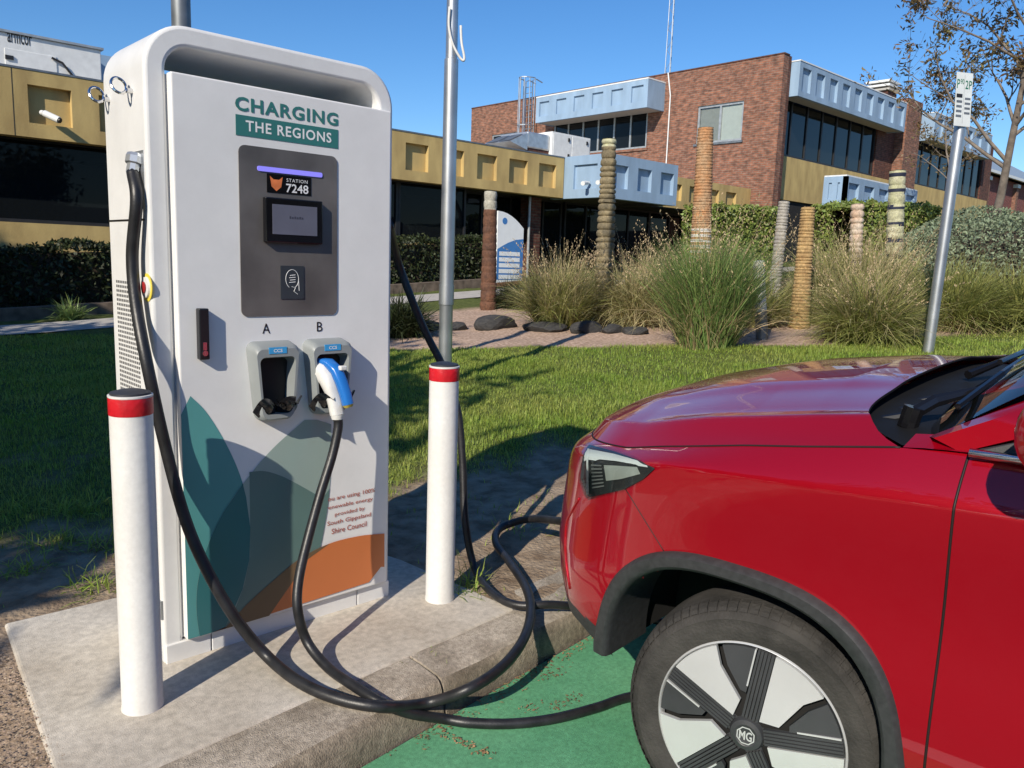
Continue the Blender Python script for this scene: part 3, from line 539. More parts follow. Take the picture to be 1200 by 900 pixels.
SKR = np.array([[cw(S[i, j], WID - Vv[i, j], Zz[i, j]) for j in range(len(cols))] for i in range(len(rowsb))])
ARC = (.055, .335); ARC2 = (-2.585 + .055, .335); SN = 2.7
def srad(deg): return (abs(math.cos(R_(deg))) ** SN + abs(math.sin(R_(deg))) ** SN) ** (-1 / SN)       # the arches are squarer than a circle
def seam_s(z): return .27 + (z - .745) * (.44 - .27) / (.93 - .745) if z > .745 else .27
def part_of(i, j):
    s = (S[i, j] + S[i + 1, j + 1]) / 2; v = (Vv[i, j] + Vv[i + 1, j + 1]) / 2; z = (Zz[i, j] + Zz[i + 1, j + 1]) / 2
    for c in (ARC, ARC2):
        if v < .2 and (abs(s - c[0]) ** SN + abs(z - c[1]) ** SN) ** (1 / SN) < .400: return None
    if s > .1 and (s > seam_s(z) or v > .3): return 'front_valance' if z < .425 else 'front_bumper'
    if s < -2.75 and v > .02 or s < -2.9: return 'rear_bumper' if z < .62 else 'tailgate'
    if z < .315: return 'sill_trim'
    if s > -.415: return 'front_wing'
    if s > -1.46: return 'front_door'
    if s > -2.20: return 'rear_door'
    return 'rear_quarter'
groups = {}
for i in range(len(rowsb) - 1):
    for j in range(len(cols) - 1):
        p = part_of(i, j)
        if p: groups.setdefault(p, []).append((i, j))
def emit(name, sides, m):
    nrm_pts = {}
    mb = MB(); ids = {}
    for sd in sides:
        for (i, j) in groups[name]:
            q = []
            for (a, b) in ((i, j), (i, j + 1), (i + 1, j + 1), (i + 1, j)):
                key = (sd, a, b)
                if key not in ids: ids[key] = len(mb.v); mb.v.append(tuple(SK[a, b] if sd == 0 else SKR[a, b]))
                q.append(ids[key])
            mb.f.append(tuple(q)); mb.mi.append(0)
    o = mb.build(name, m, car, smooth=60)
    # analytic normals keep the reflections running unbroken over the panel joints
    vn = [None] * len(mb.v)
    for (sd, a, b), n in ids.items(): vn[n] = (NRM if sd == 0 else NRMR)[a, b]
    # orientation of faces must agree
    me = o.data; c = me.polygons[0]; k = list(c.vertices)[0]
    if Vector(vn[k]).dot(c.normal) < 0: me.flip_normals()
    me.normals_split_custom_set_from_vertices([tuple(v) for v in vn]); return o
def grid_normals(G, flip):
    du = np.gradient(G, axis=1); dv = np.gradient(G, axis=0); n = np.cross(du, dv); n /= np.linalg.norm(n, axis=2)[..., None] + 1e-9
    return -n if flip else n
NRM = grid_normals(SK, False); cen = cw(-1.3, .9, .6)
if (NRM[20, 60] @ (SK[20, 60] - cen)) < 0: NRM = -NRM
NRMR = grid_normals(SKR, False)
if (NRMR[20, 60] @ (SKR[20, 60] - cen)) < 0: NRMR = -NRMR
for nm in ('front_valance', 'sill_trim'): emit(nm, (0, 1), MATS['car_trim'])
for nm in ('front_bumper', 'tailgate'): emit(nm, (0, 1), cp)
emit('rear_bumper', (0, 1), MATS['car_trim'])
for nm in ('front_wing', 'front_door', 'rear_door', 'rear_quarter'):
    emit(nm, (0,), cp); emit(nm, (1,), cp)
# bonnet: from the top row of the skin to the centre line
ZC = [(-.14, 1.195), (0, 1.182), (.3, 1.142), (.6, 1.074), (.75, 1.02), (.84, .975), (.885, .935)]
top = [(S[-1, j], Vv[-1, j], Zz[-1, j]) for j in range(len(cols)) if S[-1, j] > -.285 and cols[j][0] != 2]
TT = np.concatenate([np.array([0, .03, .06, .09, .105, .115, .125, .135, .16]), np.linspace(.2, 1, 26)])
def bonnet_pt(p, t):
    sT, vT, zT = p; f = (sT + .285) / (top[-1][0] + .285); sC = -.14 + f * (top[-1][0] + .14)
    s = sT + (sC - sT) * (1 - (1 - t) ** (3 + 7 * max(0, 1 - f * 3))); v = vT + (.905 - vT) * t
    t2 = max(0, (t - .12) / .88); z = zT + (ip(sC, ZC) - zT) * (.46 * min(1, t / .12) + .54 * (1 - (1 - t2) ** 2.2))
    # swage line a hand's width in from the edge, and the raised middle of the bonnet
    d = v; z += .010 * np.exp(-((d - .17) / .035) ** 2) * np.clip((.6 - s) / .4, 0, 1) + .010 * (1 / (1 + np.exp(-(d - .42 - .12 * (s < 9) * (0.6 - s)) / .02))) * np.clip((.75 - s) / .3, 0, 1) * np.clip((s + .3) / .3, 0, 1) * (1 - f ** 4)
    return s, v, z
BL = [[bonnet_pt(p, t) for p in top] for t in TT]
mb = MB(); mb.grid([[cw(*q) for q in r] for r in BL]); mb.grid([[cw(q[0], WID - q[1], q[2]) for q in r] for r in BL])
bon = mb.build('bonnet', cp, car, smooth=True)
bm = bmesh.new(); bm.from_mesh(bon.data); bmesh.ops.remove_doubles(bm, verts=bm.verts[:], dist=.0008); bmesh.ops.recalc_face_normals(bm, faces=bm.faces[:]); bm.to_mesh(bon.data); bm.free(); shade(bon.data)
up_ = sum((1 if p.normal.z > 0 else -1) for p in bon.data.polygons)
if up_ < 0: bon.data.flip_normals()
# rear lip of the bonnet
mb = MB(); edge = [cw(*BL[i][0]) for i in range(len(TT))]; edge += [cw(BL[i][0][0], WID - BL[i][0][1], BL[i][0][2]) for i in range(len(TT) - 2, -1, -1)]
mb.grid([edge, [p + np.array([0, 0, -.006]) - CH * .002 for p in edge], [p + np.array([0, 0, -.02]) + CH * .03 for p in edge]]); mb.build('bonnet_edge', MATS['seam_black'], car, smooth=True)
# cowl, windscreen, roof and glasshouse
def mir(p): return (p[0], WID - p[1], p[2])
wb = [(-.34, .125, 1.150), (-.31, .26, 1.165), (-.285, .5, 1.176), (-.275, .905, 1.182)]; wt = [(-1.10, .31, 1.535), (-1.03, .45, 1.575), (-.99, .65, 1.59), (-.97, .905, 1.60)]
def full(r): return [cw(*p) for p in r] + [cw(*mir(p)) for p in r[-2::-1]]
def bow(a, b, n=10, h=.035): return [[p + (q - p) * t + np.array([0, 0, h * math.sin(math.pi * t)]) + CH * h * math.sin(math.pi * t) for p, q in zip(full(a), full(b))] for t in np.linspace(0, 1, n)]
mb = MB(); mb.grid(bow(wb, wt)); ws = mb.build('windscreen', MATS['car_glass'], car, smooth=True)
mb = MB(); cA = [(-.27, .12, 1.115), (-.12, .24, 1.135), (-.09, .5, 1.15), (-.09, .905, 1.156)]; mb.grid([full(cA), [p + np.array([0, 0, -.02]) for p in full([(-.33, .125, 1.140), (-.29, .26, 1.155), (-.26, .5, 1.160), (-.25, .905, 1.166)])], full(wb), [p + np.array([0, 0, .004]) for p in full([(q[0] - .03, q[1] + .01, q[2] + .012) for q in wb])]])
mb.build('cowl', mat('cowl_black', (.010, .010, .011), rough=.65, spec=.2), car, smooth=40)
for k, (a, b) in enumerate((((-.16, .30), (-.22, .30)), ((-.15, .42), (-.21, .42)), ((-.14, .56), (-.20, .56)))):
    mb = MB(); mb.tube([cw(a[0], a[1], 1.125), cw(b[0] - .02, b[1] + .02, 1.15)], .012, 8); mb.build('cowl_rib', MATS['black_plastic'], car)
# wipers
mb = MB(); mb.tube([cw(-.25, .26, 1.165), cw(-.285, .29, 1.195), cw(-.36, .36, 1.222), cw(-.40, .62, 1.268)], [.016, .016, .010, .007], 8); mb.tube([cw(-.24, .25, 1.13), cw(-.25, .255, 1.18)], .024, 10)
mb.tube([cw(-.355, .20, 1.205), cw(-.385, .45, 1.255), cw(-.40, .80, 1.285)], .008, 6); mb.build('wiper', MATS['gloss_black'], car)
mb = MB(); mb.tube([cw(-.20, .95, 1.17), cw(-.27, 1.1, 1.212), cw(-.33, 1.45, 1.248)], [.014, .010, .007], 8); mb.tube([cw(-.30, .85, 1.232), cw(-.33, 1.2, 1.25), cw(-.38, 1.58, 1.25)], .008, 6); mb.build('wiper', MATS['gloss_black'], car)
# registration sticker behind the glass
WA = cw(*wb[1]); WB_ = cw(*wt[1]); wn_ = unit(np.cross(cw(*wb[3]) - WA, WB_ - WA))
def on_ws(px, py, off=-.004): return on_plane(px, py, wn_, wn_ @ WA + off)
mat('sticker_green', (0.05, 0.32, 0.16), rough=.5)
mb = MB(); mb.add([on_ws(*p, .03) for p in ((1103, 478), (1105, 468), (1141, 449), (1139, 462))], [(0, 1, 2, 3)]); mb.build('sticker', MATS['white_print'], car)
mb = MB(); mb.add([on_ws(*p, .034) for p in ((1105, 474), (1107, 469), (1138, 452), (1136, 460))], [(0, 1, 2, 3)]); mb.build('sticker_print', MATS['sticker_green'], car)
# A pillars, roof, side glass
def roofz(s): return ip(s, [(-3.2, 1.45), (-2.8, 1.56), (-2.2, 1.62), (-1.5, 1.635), (-.97, 1.60)])
for sd in (0, 1):
    fx_ = (lambda p: cw(*p)) if sd == 0 else (lambda p: cw(*mir(p)))
    mb = MB(); A_in = [(-.325, .115, 1.146), (-.52, .168, 1.262), (-.82, .24, 1.42), (-1.12, .305, 1.535)]; A_out = [(-.40, .072, 1.132), (-.62, .095, 1.238), (-.92, .165, 1.40), (-1.22, .255, 1.525)]
    A_mid = [tuple((np.array(a) + np.array(b)) / 2 + np.array((0.02, -.012, .012))) for a, b in zip(A_in, A_out)]
    def res(r): return [tuple(q) for q in spline(r, 6)]
    mb.grid([[fx_(p) for p in res(A_in)], [fx_(p) for p in res(A_mid)], [fx_(p) for p in res(A_out)], [fx_((p[0], p[1] + .02, p[2] - .01)) for p in res(A_out)]]); mb.build('pillar', cp, car, smooth=50)
    # tail of the wing under the pillar
    mb = MB(); mb.grid([[fx_(p) for p in ((-.285, .075, 1.121), (-.33, .072, 1.128), (-.415, .066, 1.136))], [fx_(p) for p in ((-.295, .125, 1.145), (-.34, .12, 1.152), (-.42, .085, 1.142))]]); mb.build('wing_tail', cp, car)
    belt = [(s, .068, ip(s, ZT) - .002) for s in (-.42, -.7, -1.0, -1.45, -2.0, -2.5, -2.95)]; head = [(-.66, .10, 1.235), (-.92, .175, 1.41), (-1.20, .262, 1.52), (-1.5, .262, 1.555), (-2.0, .262, 1.55), (-2.5, .265, 1.52), (-2.85, .27, 1.46)]
    mb = MB(); mb.grid([[fx_(p) for p in belt], [fx_((a[0] * .5 + b[0] * .5, a[1] * .5 + b[1] * .5 - .012, a[2] * .5 + b[2] * .5)) for a, b in zip(belt, head)], [fx_(p) for p in head]]); mb.build('side_window', MATS['car_glass'], car, smooth=True)
    mb = MB(); mb.tube([fx_((p[0], p[1] - .012, p[2] + .008)) for p in belt], .010, 8); mb.build('window_trim', MATS['chrome'], car, smooth=True)
    for s in (-1.46, -2.35):
        mb = MB(); b_ = (s, .062, ip(s, ZT)); h_ = (s - .05, .255, 1.55); mb.tube([fx_(b_), fx_((s - .02, .14, 1.36)), fx_(h_)], .03, 6); mb.build('door_pillar', MATS['gloss_black'], car, smooth=True)
    rail = [(-1.10, .30, 1.532), (-1.22, .255, 1.528), (-1.5, .255, 1.562), (-2.0, .255, 1.557), (-2.5, .26, 1.525), (-2.9, .27, 1.455)]
    mb = MB(); mb.tube([fx_(p) for p in rail], .028, 8); mb.build('roof_rail', cp, car, smooth=True)
mb = MB(); rows = []
for s in np.linspace(-.97, -2.95, 16): rows.append([cw(s - .10 * (abs(v - .905) / .6) ** 2 * (s > -1.2), v, roofz(s) - .07 * (abs(v - .905) / .645) ** 3) for v in np.linspace(.265, 1.545, 17)])
mb.grid(rows); mb.build('roof', cp, car, smooth=True)
mb = MB(); mb.grid([[cw(-2.95, v, 1.44 - .05 * (abs(v - .905) / .645) ** 3) for v in np.linspace(.28, 1.53, 9)], [cw(-3.26, v, 1.09) for v in np.linspace(.13, 1.68, 9)]]); mb.build('rear_window', MATS['car_glass'], car)
mb = MB(); mb.box((0, 0, 0), (1, 1, 1)); mb.v = [tuple(cw(-2.9 + 2.45 * p[0], .12 + 1.57 * p[1], .25 + .65 * p[2])) for p in mb.v]; mb.build('cabin_floor', MATS['cabin_dark'], car)
mb = MB(); mb.box((0, 0, 0), (1, 1, 1)); mb.v = [tuple(cw(-.95 + .6 * p[0], .14 + 1.53 * p[1], .9 + .2 * p[2] + (.03 * p[0]))) for p in mb.v]; mb.build('dashboard', MATS['cabin_dark'], car)
for v in (.52, 1.29):
    mb = MB(); a = [(-1.5, v), (-1.68, v)]
    mb.add([tuple(cw(-1.42 - .22 * t, v + w_ * (1 - .35 * max(0, t - .75) / .25), .9 + .55 * t + 0)) for t in np.linspace(0, 1, 8) for w_ in (-.24, .24)] + [tuple(cw(-1.56 - .22 * t, v + w_ * (1 - .35 * max(0, t - .75) / .25), .9 + .55 * t)) for t in np.linspace(0, 1, 8) for w_ in (-.24, .24)],
           [(2 * i, 2 * i + 1, 2 * i + 3, 2 * i + 2) for i in range(7)] + [(16 + 2 * i, 18 + 2 * i, 19 + 2 * i, 17 + 2 * i) for i in range(7)] + [(2 * i, 2 * i + 2, 18 + 2 * i, 16 + 2 * i) for i in range(7)] + [(2 * i + 1, 17 + 2 * i, 19 + 2 * i, 3 + 2 * i) for i in range(7)] + [(14, 15, 31, 30)]); mb.build('seat', MATS['cabin_dark'], car)
mb = MB(); mb.tube([cw(-.95 + .04 * math.cos(a), 1.29 + .18 * math.sin(a), 1.10 + .17 * math.cos(a)) for a in np.linspace(0, 2 * math.pi, 24)], .015, 6); mb.build('steering_wheel', MATS['cabin_dark'], car)
# door mirrors
for sd in (0, 1):
    fx_ = (lambda p: cw(*p)) if sd == 0 else (lambda p: cw(*mir(p)))
    mb = MB(); mb.grid([[fx_(p) for p in ((-.43, .060, 1.142), (-.60, .060, 1.145), (-.72, .06, 1.147))], [fx_(p) for p in ((-.435, .068, 1.147), (-.58, .082, 1.205), (-.70, .098, 1.24))]]); mb.build('mirror_base', MATS['car_trim'], car)
    mb = MB(); mb.tube([fx_((-.60, .06, 1.165)), fx_((-.60, -.02, 1.175)), fx_((-.60, -.06, 1.19))], [.03, .032, .04], 10); mb.build('mirror_arm', MATS['car_trim'], car, smooth=True)
    mb = MB(); P = []
    for t in np.linspace(-1, 1, 13):
        r = math.sqrt(max(0, 1 - abs(t) ** 3)); P.append([fx_((-.605 + .065 * r * math.cos(a) + .02 * t, -.125 - .105 * t, 1.245 + .085 * r * math.sin(a))) for a in np.linspace(0, 2 * math.pi, 21)])
    mb.grid(P); mb.build('mirror_housing', cp, car, smooth=True)
# seams between panels (fine dark gaps)
def skin_line(pts, r, m, name='panel_gap', off=0.0):
    mb = MB(); mb.tube(pts, r, 6); return mb.build(name, m, car, smooth=True)
def col_at(sv, zlo=.0, zhi=9):
    j = int(np.argmin([abs(c[1] - sv) if c[0] == 0 else 9 for c in cols])); return [SK[i, j] for i in range(len(rowsb)) if zlo < Zz[i, j] < zhi]
for sv in (-.415, -1.46): skin_line(col_at(sv, .3), .0031, MATS['seam_black'])
skin_line([SK[-1, j] + np.array([0, 0, .0005]) for j in range(len(cols)) if S[-1, j] > -.285 and cols[j][0] != 2 and Vv[-1, j] < .88], .0028, MATS['seam_black'])
tree_ = BVHTree.FromPolygons([tuple(p) for p in SK.reshape(-1, 3)], [(i * len(cols) + j, i * len(cols) + j + 1, (i + 1) * len(cols) + j + 1, (i + 1) * len(cols) + j) for i in range(len(rowsb) - 1) for j in range(len(cols) - 1)])
def on_skin(px, py, off=.003):
    d = Vector(unit(ray(px, py))); h = tree_.ray_cast(Vector(CAM), d)
    if h[0] is None: return None
    n = h[1] if h[1].dot(d) < 0 else -h[1]; return np.array(h[0] + n * off)
sp = [on_skin(733 + 47 * t, 573 + 76 * t, .0) for t in np.linspace(0, 1, 10)]; sp = [p for p in sp if p is not None]
if len(sp) > 2: skin_line(sp, .0016, MATS['seam_black'])
fold = [on_skin(a, b, .001) for a, b in spline([(679, 584), (671, 598), (664, 614), (663, 650), (668, 690)], 5)]; fold = [p for p in fold if p is not None]
if len(fold) > 3: skin_line(fold, .004, cp, 'bumper_fold')
# headlamp: housing, light bar, reflector, ribs and a clear lens
def lamp_pt(u, t, off):
    tx = [684, 690, 720, 745, 768]; ty = [536, 522, 530, 539, 548]; bx = [682, 690, 733, 755, 768]; by = [560, 583, 573, 561, 549]; k = [0, .15, .5, .8, 1]
    a = (np.interp(u, k, tx), np.interp(u, k, ty)); b = (np.interp(u, k, bx), np.interp(u, k, by)); return on_skin(a[0] + (b[0] - a[0]) * t, a[1] + (b[1] - a[1]) * t, off)
def skin_patch(name, uv, off, m, parent):
    P = [[lamp_pt(u, t, off) for u, t in r] for r in uv]
    last = None
    for r in P:
        for i in range(len(r)):
            if r[i] is None: r[i] = last if last is not None else np.array(cw(.6, .2, .85))
            last = r[i]
    mb = MB(); mb.grid(P); return mb.build(name, m, parent, smooth=True)
def uvr(u0, u1, t0, t1, n=24, k=8): return [[(u0 + (u1 - u0) * i / n, t0 + (t1 - t0) * j / k) for i in range(n + 1)] for j in range(k + 1)]
hl = skin_patch('headlight', uvr(0, 1, 0, 1), .004, MATS['lamp_black'], car)
skin_patch('light_strip', uvr(.08, .93, .10, .28, 24, 3), .007, MATS['lamp_white'], hl)
skin_patch('light_strip', uvr(.15, .173, .10, .94, 3, 10), .0085, MATS['lamp_white'], hl)
skin_patch('reflector', uvr(.35, .80, .36, .72, 10, 4), .007, MATS['lamp_grey'], hl)
mat('lamp_rib', (.22, .23, .24), rough=.3)
for k in range(7): skin_patch('lamp_rib', uvr(.205, .325, .36 + .075 * k, .39 + .075 * k, 4, 1), .008, MATS['lamp_rib'], hl)
skin_patch('lens', uvr(0, 1, 0, 1, 24, 8), .014, MATS['lamp_lens'], hl)
# right headlamp as a mirrored copy
def mirror_pt(p):
    d = np.array(p) - CO; return cw(d @ CH, WID - d @ CR, d @ CU)
h2 = hl.copy(); h2.data = hl.data.copy(); SC.collection.objects.link(h2)
for v in h2.data.vertices: v.co = Vector(mirror_pt(np.array(v.co) + np.array(car.location))) - car.location
h2.data.flip_normals()
# front badge-less grille and lower intake
mb = MB()
for k in range(5): z = .46 + .055 * k; mb.tube([cw(.955 + .004, v, z) if abs(v - .905) < .3 else cw(.948, v, z) for v in np.linspace(.55, 1.26, 12)], .012, 6)
mb.build('grille', MATS['gloss_black'], car)
mb = MB(); mb.grid([[cw(.945, v, z) for v in np.linspace(.64, 1.17, 6)] for z in (.70, .78)]); mb.build('charge_flap', MATS['gloss_black'], car)
# arch mouldings and wells
for c in (ARC, ARC2):
    for sd in (0, 1):
        fx_ = (lambda s, v, z: cw(s, v, z)) if sd == 0 else (lambda s, v, z: cw(s, WID - v, z))
        mb = MB(); P = []
        for a in np.linspace(5 if c is ARC else -22, 202, 60):
            ca_, sa_ = math.cos(R_(a)) * srad(a), math.sin(R_(a)) * srad(a); wd = 1.0 + .05 * max(0, (abs(a - 90) - 70) / 40)
            vo = .0 + .03 * max(0, (.2 - (c[1] + .4 * sa_ - .2)) / .2) ** 1.0 if c[1] + .4 * sa_ < .4 else 0
            P.append([fx_(c[0] + r * ca_, v + vo, c[1] + r * sa_) for r, v in ((.382, .20), (.382, .012), (.386, -.006), (.395, -.0135), (.418 * wd, -.0125), (.428 * wd, .0), (.430 * wd, .05))])
        mb.grid(P); mb.build('arch_moulding', MATS['car_trim'], car, smooth=40)
        mb = MB(); P = []
        for a in np.linspace(5 if c is ARC else -25, 205, 30): P.append([fx_(c[0] + r * srad(a) * math.cos(R_(a)), v, c[1] + r * srad(a) * math.sin(R_(a))) for r, v in ((.398, .02), (.398, .40), (.02, .40))])
        mb.grid(P); mb.build('wheel_well', MATS['well_black'], car, smooth=40)
mb = MB(); mb.box((0, 0, 0), (1, 1, 1)); mb.v = [tuple(cw(-3.2 + 3.45 * p[0], .22 + 1.37 * p[1], .19 + .06 * p[2])) for p in mb.v]; mb.build('underbody', MATS['well_black'], car)
# wheels. Built round the hub, facing the car's left, then copied to the other corners
def wheel(center, yaw, flip=False, proto=None):
    ex = np.array([-math.sin(yaw), math.cos(yaw), 0]); ez = np.array([0, 0, 1.0]); eo = -np.array([math.cos(yaw), math.sin(yaw), 0])   # forward, up, outward
    if flip: eo = -eo
    C0 = np.array(center)
    def q(r, a, o): return C0 + ex * (-r * math.cos(a)) + ez * r * math.sin(a) + eo * o       # angle counted from the rear, so +x on the picture is the rear
    RT, RR = .340, .239
    mb = MB(); P = [[q(r, a, o) for a in np.linspace(0, 2 * math.pi, 61)] for r, o in ((.0, .006), (.06, -.004), (.12, -.03), (RR, -.04))]; mb.grid(P); wh = mb.build('wheel', MATS['well_black'], car, smooth=60)
    prof = [(RR - .004, -.19), (.27, -.205), (.312, -.195), (.330, -.175), (RT, -.14), (RT + .001, -.095), (RT, -.05), (.331, -.022), (.322, -.006), (.312, .004), (.300, .010), (.296, .0085), (.280, .012), (.266, .011), (.254, .007), (.244, .006), (RR - .002, .0)]
    mb = MB(); mb.grid([[q(r, a, o) for a in np.linspace(0, 2 * math.pi, 97)] for r, o in prof]); ty = mb.build('tyre', MATS['tyre_rubber'], wh, smooth=40)
    mb = MB()                                                                     # tread blocks round the shoulder and crown
    for k in range(76):
        a0 = 2 * math.pi * k / 76; a1 = a0 + 2 * math.pi / 76 * .74
        for prs in (((.3345, -.052), (.3325, -.024), (.324, -.006), (.316, .0015)), ((.3355, -.098), (.3355, -.062)), ((.3355, -.145), (.3355, -.108)), ((.325, -.185), (.3345, -.152))):
            G_ = [[q(r + .0035, a, o + .001) for a in (a0, a1)] for r, o in prs]; mb.grid(G_)
            for e in (0, 1): mb.grid([[g[e] for g in G_], [q(r - .004, (a0, a1)[e], o - .002) for r, o in prs]])
    mb.build('tread', MATS['tyre_rubber'], wh, kind='stuff')
    mb = MB(); mb.grid([[q(r, a, o) for a in np.linspace(0, 2 * math.pi, 91)] for r, o in ((.233, -.02), (.2345, .004), (.238, .0085), (.2415, .006), (.243, -.01))]); mb.build('rim', MATS['rim_silver'], wh, smooth=50)
    for k in range(5):
        a = R_(82 - 72 * k)                                    # ribbed spoke direction, sectors run clockwise
        rd = lambda x, y, o: C0 + (ex * -math.cos(a) + ez * math.sin(a)) * x + (ex * -math.sin(a) - ez * math.cos(a)) * y + eo * o   # x out along the spoke, y clockwise
        hw = .0225
        mb = MB()
        for t in range(5):
            y0 = -hw + t * .009; mb.grid([[rd(x, y0, o) for x, o in ((.045, .006), (.232, .003))], [rd(x, y0 + .001, o) for x, o in ((.045, .017), (.232, .0105))], [rd(x, y0 + .0068, o) for x, o in ((.045, .017), (.232, .0105))], [rd(x, y0 + .0078, o) for x, o in ((.045, .006), (.232, .003))]])
        mb.grid([[rd(.03, -hw, .008), rd(.233, -hw, .004)], [rd(.03, hw, .008), rd(.233, hw, .004)]])
        mb.build('ribbed_spoke', MATS['rim_dark'], wh)
        # silver blade: from the spoke's clockwise edge out to the rim
        def pol(r, dg, o): b = a - R_(dg); return q(r, b, o)
        R0 = .2332; inn = [rd(.052, hw + .0005, .019), rd(.10, hw + .0005, .017), rd(.16, hw + .0005, .014), rd(.231, hw + .0005, .011)]
        arcp = [pol(R0, dgr, .011) for dgr in np.linspace(6.2, 40, 9)]
        out = arcp + [pol(.180, 38, .013), pol(.092, 50, .018)]
        mb = MB(); pl = inn + out; n = len(pl); back = [p - eo * .012 for p in pl]; mb.add(pl + back, [tuple(range(n))] + [(i, (i + 1) % n, n + (i + 1) % n, n + i) for i in range(n)])
        o_ = mb.build('silver_blade', MATS['rim_silver'], wh); bm = bmesh.new(); bm.from_mesh(o_.data); bmesh.ops.triangulate(bm, faces=[f for f in bm.faces if len(f.verts) > 4]); bm.to_mesh(o_.data); bm.free()
        # dark panel beside it, raised at the rim, and the thin bright strip along the next spoke
        pd = [pol(r, dg, o) for r, dg, o in ((.118, 52, .014), (.181, 44, .0125), (.2325, 44, .0095), (.2325, 51, .0095), (.2325, 58, .0095), (.2325, 65, .0095), (.15, 62.5, .012), (.112, 59, .014))]; n = len(pd)
        mb = MB(); mb.add(pd + [p - eo * .014 for p in pd], [tuple(range(n))] + [(i, (i + 1) % n, n + (i + 1) % n, n + i) for i in range(n)]); o_ = mb.build('dark_panel', MATS['rim_dark'], wh)
        bm = bmesh.new(); bm.from_mesh(o_.data); bmesh.ops.triangulate(bm, faces=[f for f in bm.faces if len(f.verts) > 4]); bm.to_mesh(o_.data); bm.free()
        b2 = a - R_(72); rd2 = lambda x, y, o: C0 + (ex * -math.cos(b2) + ez * math.sin(b2)) * x + (ex * -math.sin(b2) - ez * math.cos(b2)) * y + eo * o
        mb = MB(); mb.box((0, 0, 0), (1, 1, 1)); mb.v = [tuple(rd2(.128 + .103 * p[0], -hw - .006 + .004 * p[1], .003 + .011 * p[2])) for p in mb.v]; mb.build('bright_strip', MATS['rim_silver'], wh)
    mb = MB(); mb.grid([[q(r, t, o) for t in np.linspace(0, 2 * math.pi, 33)] for r, o in ((.046, .006), (.040, .018), (.029, .021), (.027, .0195), (.0, .0195))]); mb.build('hub', MATS['rim_dark'], wh, smooth=40)
    mb = MB(); oc = lambda r: [q(r, R_(22.5 + 45 * k), .0215) for k in range(9)]; mb.grid([oc(.0245), oc(.0215)]); hb = mb.build('hub_badge', MATS['rim_silver'], wh)
    dx = -ex if not flip else ex
    write('MG', C0 + eo * .0215 - (dx) * .0165 - ez * .0125, dx, ez, .033, .025, MATS['rim_silver'], wh, .02, name='badge_lettering')
    return wh
hubc = on_v(881, 853, -.0); hub_w = cw(hubc[0], hubc[1] - .0, hubc[2])
wheel(cw(-.002, .012, .325), TH + R_(11)); wheel(cw(-.002, WID - .012, .325), TH + R_(11), True)
wheel(cw(-2.55, .012, .325), TH); wheel(cw(-2.55, WID - .012, .325), TH, True)
print('HUB px', proj(cw(.035, .012, .325)), 'target 881 853', hubc)
# ------------------------------------------------------------------ council offices behind the lawn
mat('render_yellow', (0.58, 0.43, 0.175), rough=0.9, col2=(0.38, 0.27, 0.11), nscale=2.6, stretch=(1, 1, .35), bump=0.15, bscale=30, detail=10)
mat('panel_blue', (0.27, 0.385, 0.52), rough=0.7, var=0.08, nscale=2.5, stretch=(1, 1, .3), detail=9)
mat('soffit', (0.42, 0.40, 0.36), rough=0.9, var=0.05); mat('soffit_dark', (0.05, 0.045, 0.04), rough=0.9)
mat('frame_alu', (0.42, 0.44, 0.45), rough=0.4, metal=0.4); mat('frame_dark', (0.02, 0.02, 0.022), rough=0.5); mat('blind', (0.72, 0.72, 0.68), rough=0.8, var=0.03)
glass('window_glass', (0.008, 0.010, 0.012), 0.96, spec=.12); glass('window_clear', (0.02, 0.02, 0.02), 0.1)
MATS['brick'] = brick_mat('brick', (0.25, 0.10, 0.058), (0.155, 0.068, 0.046), (0.20, 0.145, 0.11)); MATS['brick_dark'] = brick_mat('brick_dark', (0.12, 0.035, 0.022), (0.075, 0.026, 0.02), (0.10, 0.07, 0.05))
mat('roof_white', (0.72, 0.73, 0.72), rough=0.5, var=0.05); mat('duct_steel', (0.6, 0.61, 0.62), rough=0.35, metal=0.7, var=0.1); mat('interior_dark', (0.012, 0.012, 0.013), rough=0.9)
def P3(ax, u, z, d):          # ax 'y': wall facing -y at y=d, u along x; ax 'x': wall facing -x at x=d, u along y
    return (u, d, z) if ax == 'y' else (d, u, z)
def wall(mb, ax, d, u0, u1, z0, z1, rec=(), depth=0.1, thick=0.25, back=True):
    """a wall whose face has recesses (u0,u1,z0,z1); back=False leaves them open"""
    U = sorted({u0, u1, *[r[0] for r in rec], *[r[1] for r in rec]}); Zs = sorted({z0, z1, *[r[2] for r in rec], *[r[3] for r in rec]})
    for i in range(len(U) - 1):
        for j in range(len(Zs) - 1):
            cu, cz = (U[i] + U[i + 1]) / 2, (Zs[j] + Zs[j + 1]) / 2
            if any(r[0] < cu < r[1] and r[2] < cz < r[3] for r in rec): continue
            mb.add([P3(ax, U[i], Zs[j], d), P3(ax, U[i + 1], Zs[j], d), P3(ax, U[i + 1], Zs[j + 1], d), P3(ax, U[i], Zs[j + 1], d)], [(0, 1, 2, 3)])
    for (a, b, c, e) in rec:
        q = [(a, c), (b, c), (b, e), (a, e)]; f = [P3(ax, p[0], p[1], d) for p in q]; g = [P3(ax, p[0], p[1], d + depth) for p in q]
        mb.add(f + g, [(k, (k + 1) % 4, 4 + (k + 1) % 4, 4 + k) for k in range(4)] + ([(4, 5, 6, 7)] if back else []))
    q = [(u0, z0), (u1, z0), (u1, z1), (u0, z1)]; f = [P3(ax, p[0], p[1], d) for p in q]; g = [P3(ax, p[0], p[1], d + thick) for p in q]
    mb.add(f + g, [(k, (k + 1) % 4, 4 + (k + 1) % 4, 4 + k) for k in range(4)] + [(4, 5, 6, 7)]); return mb
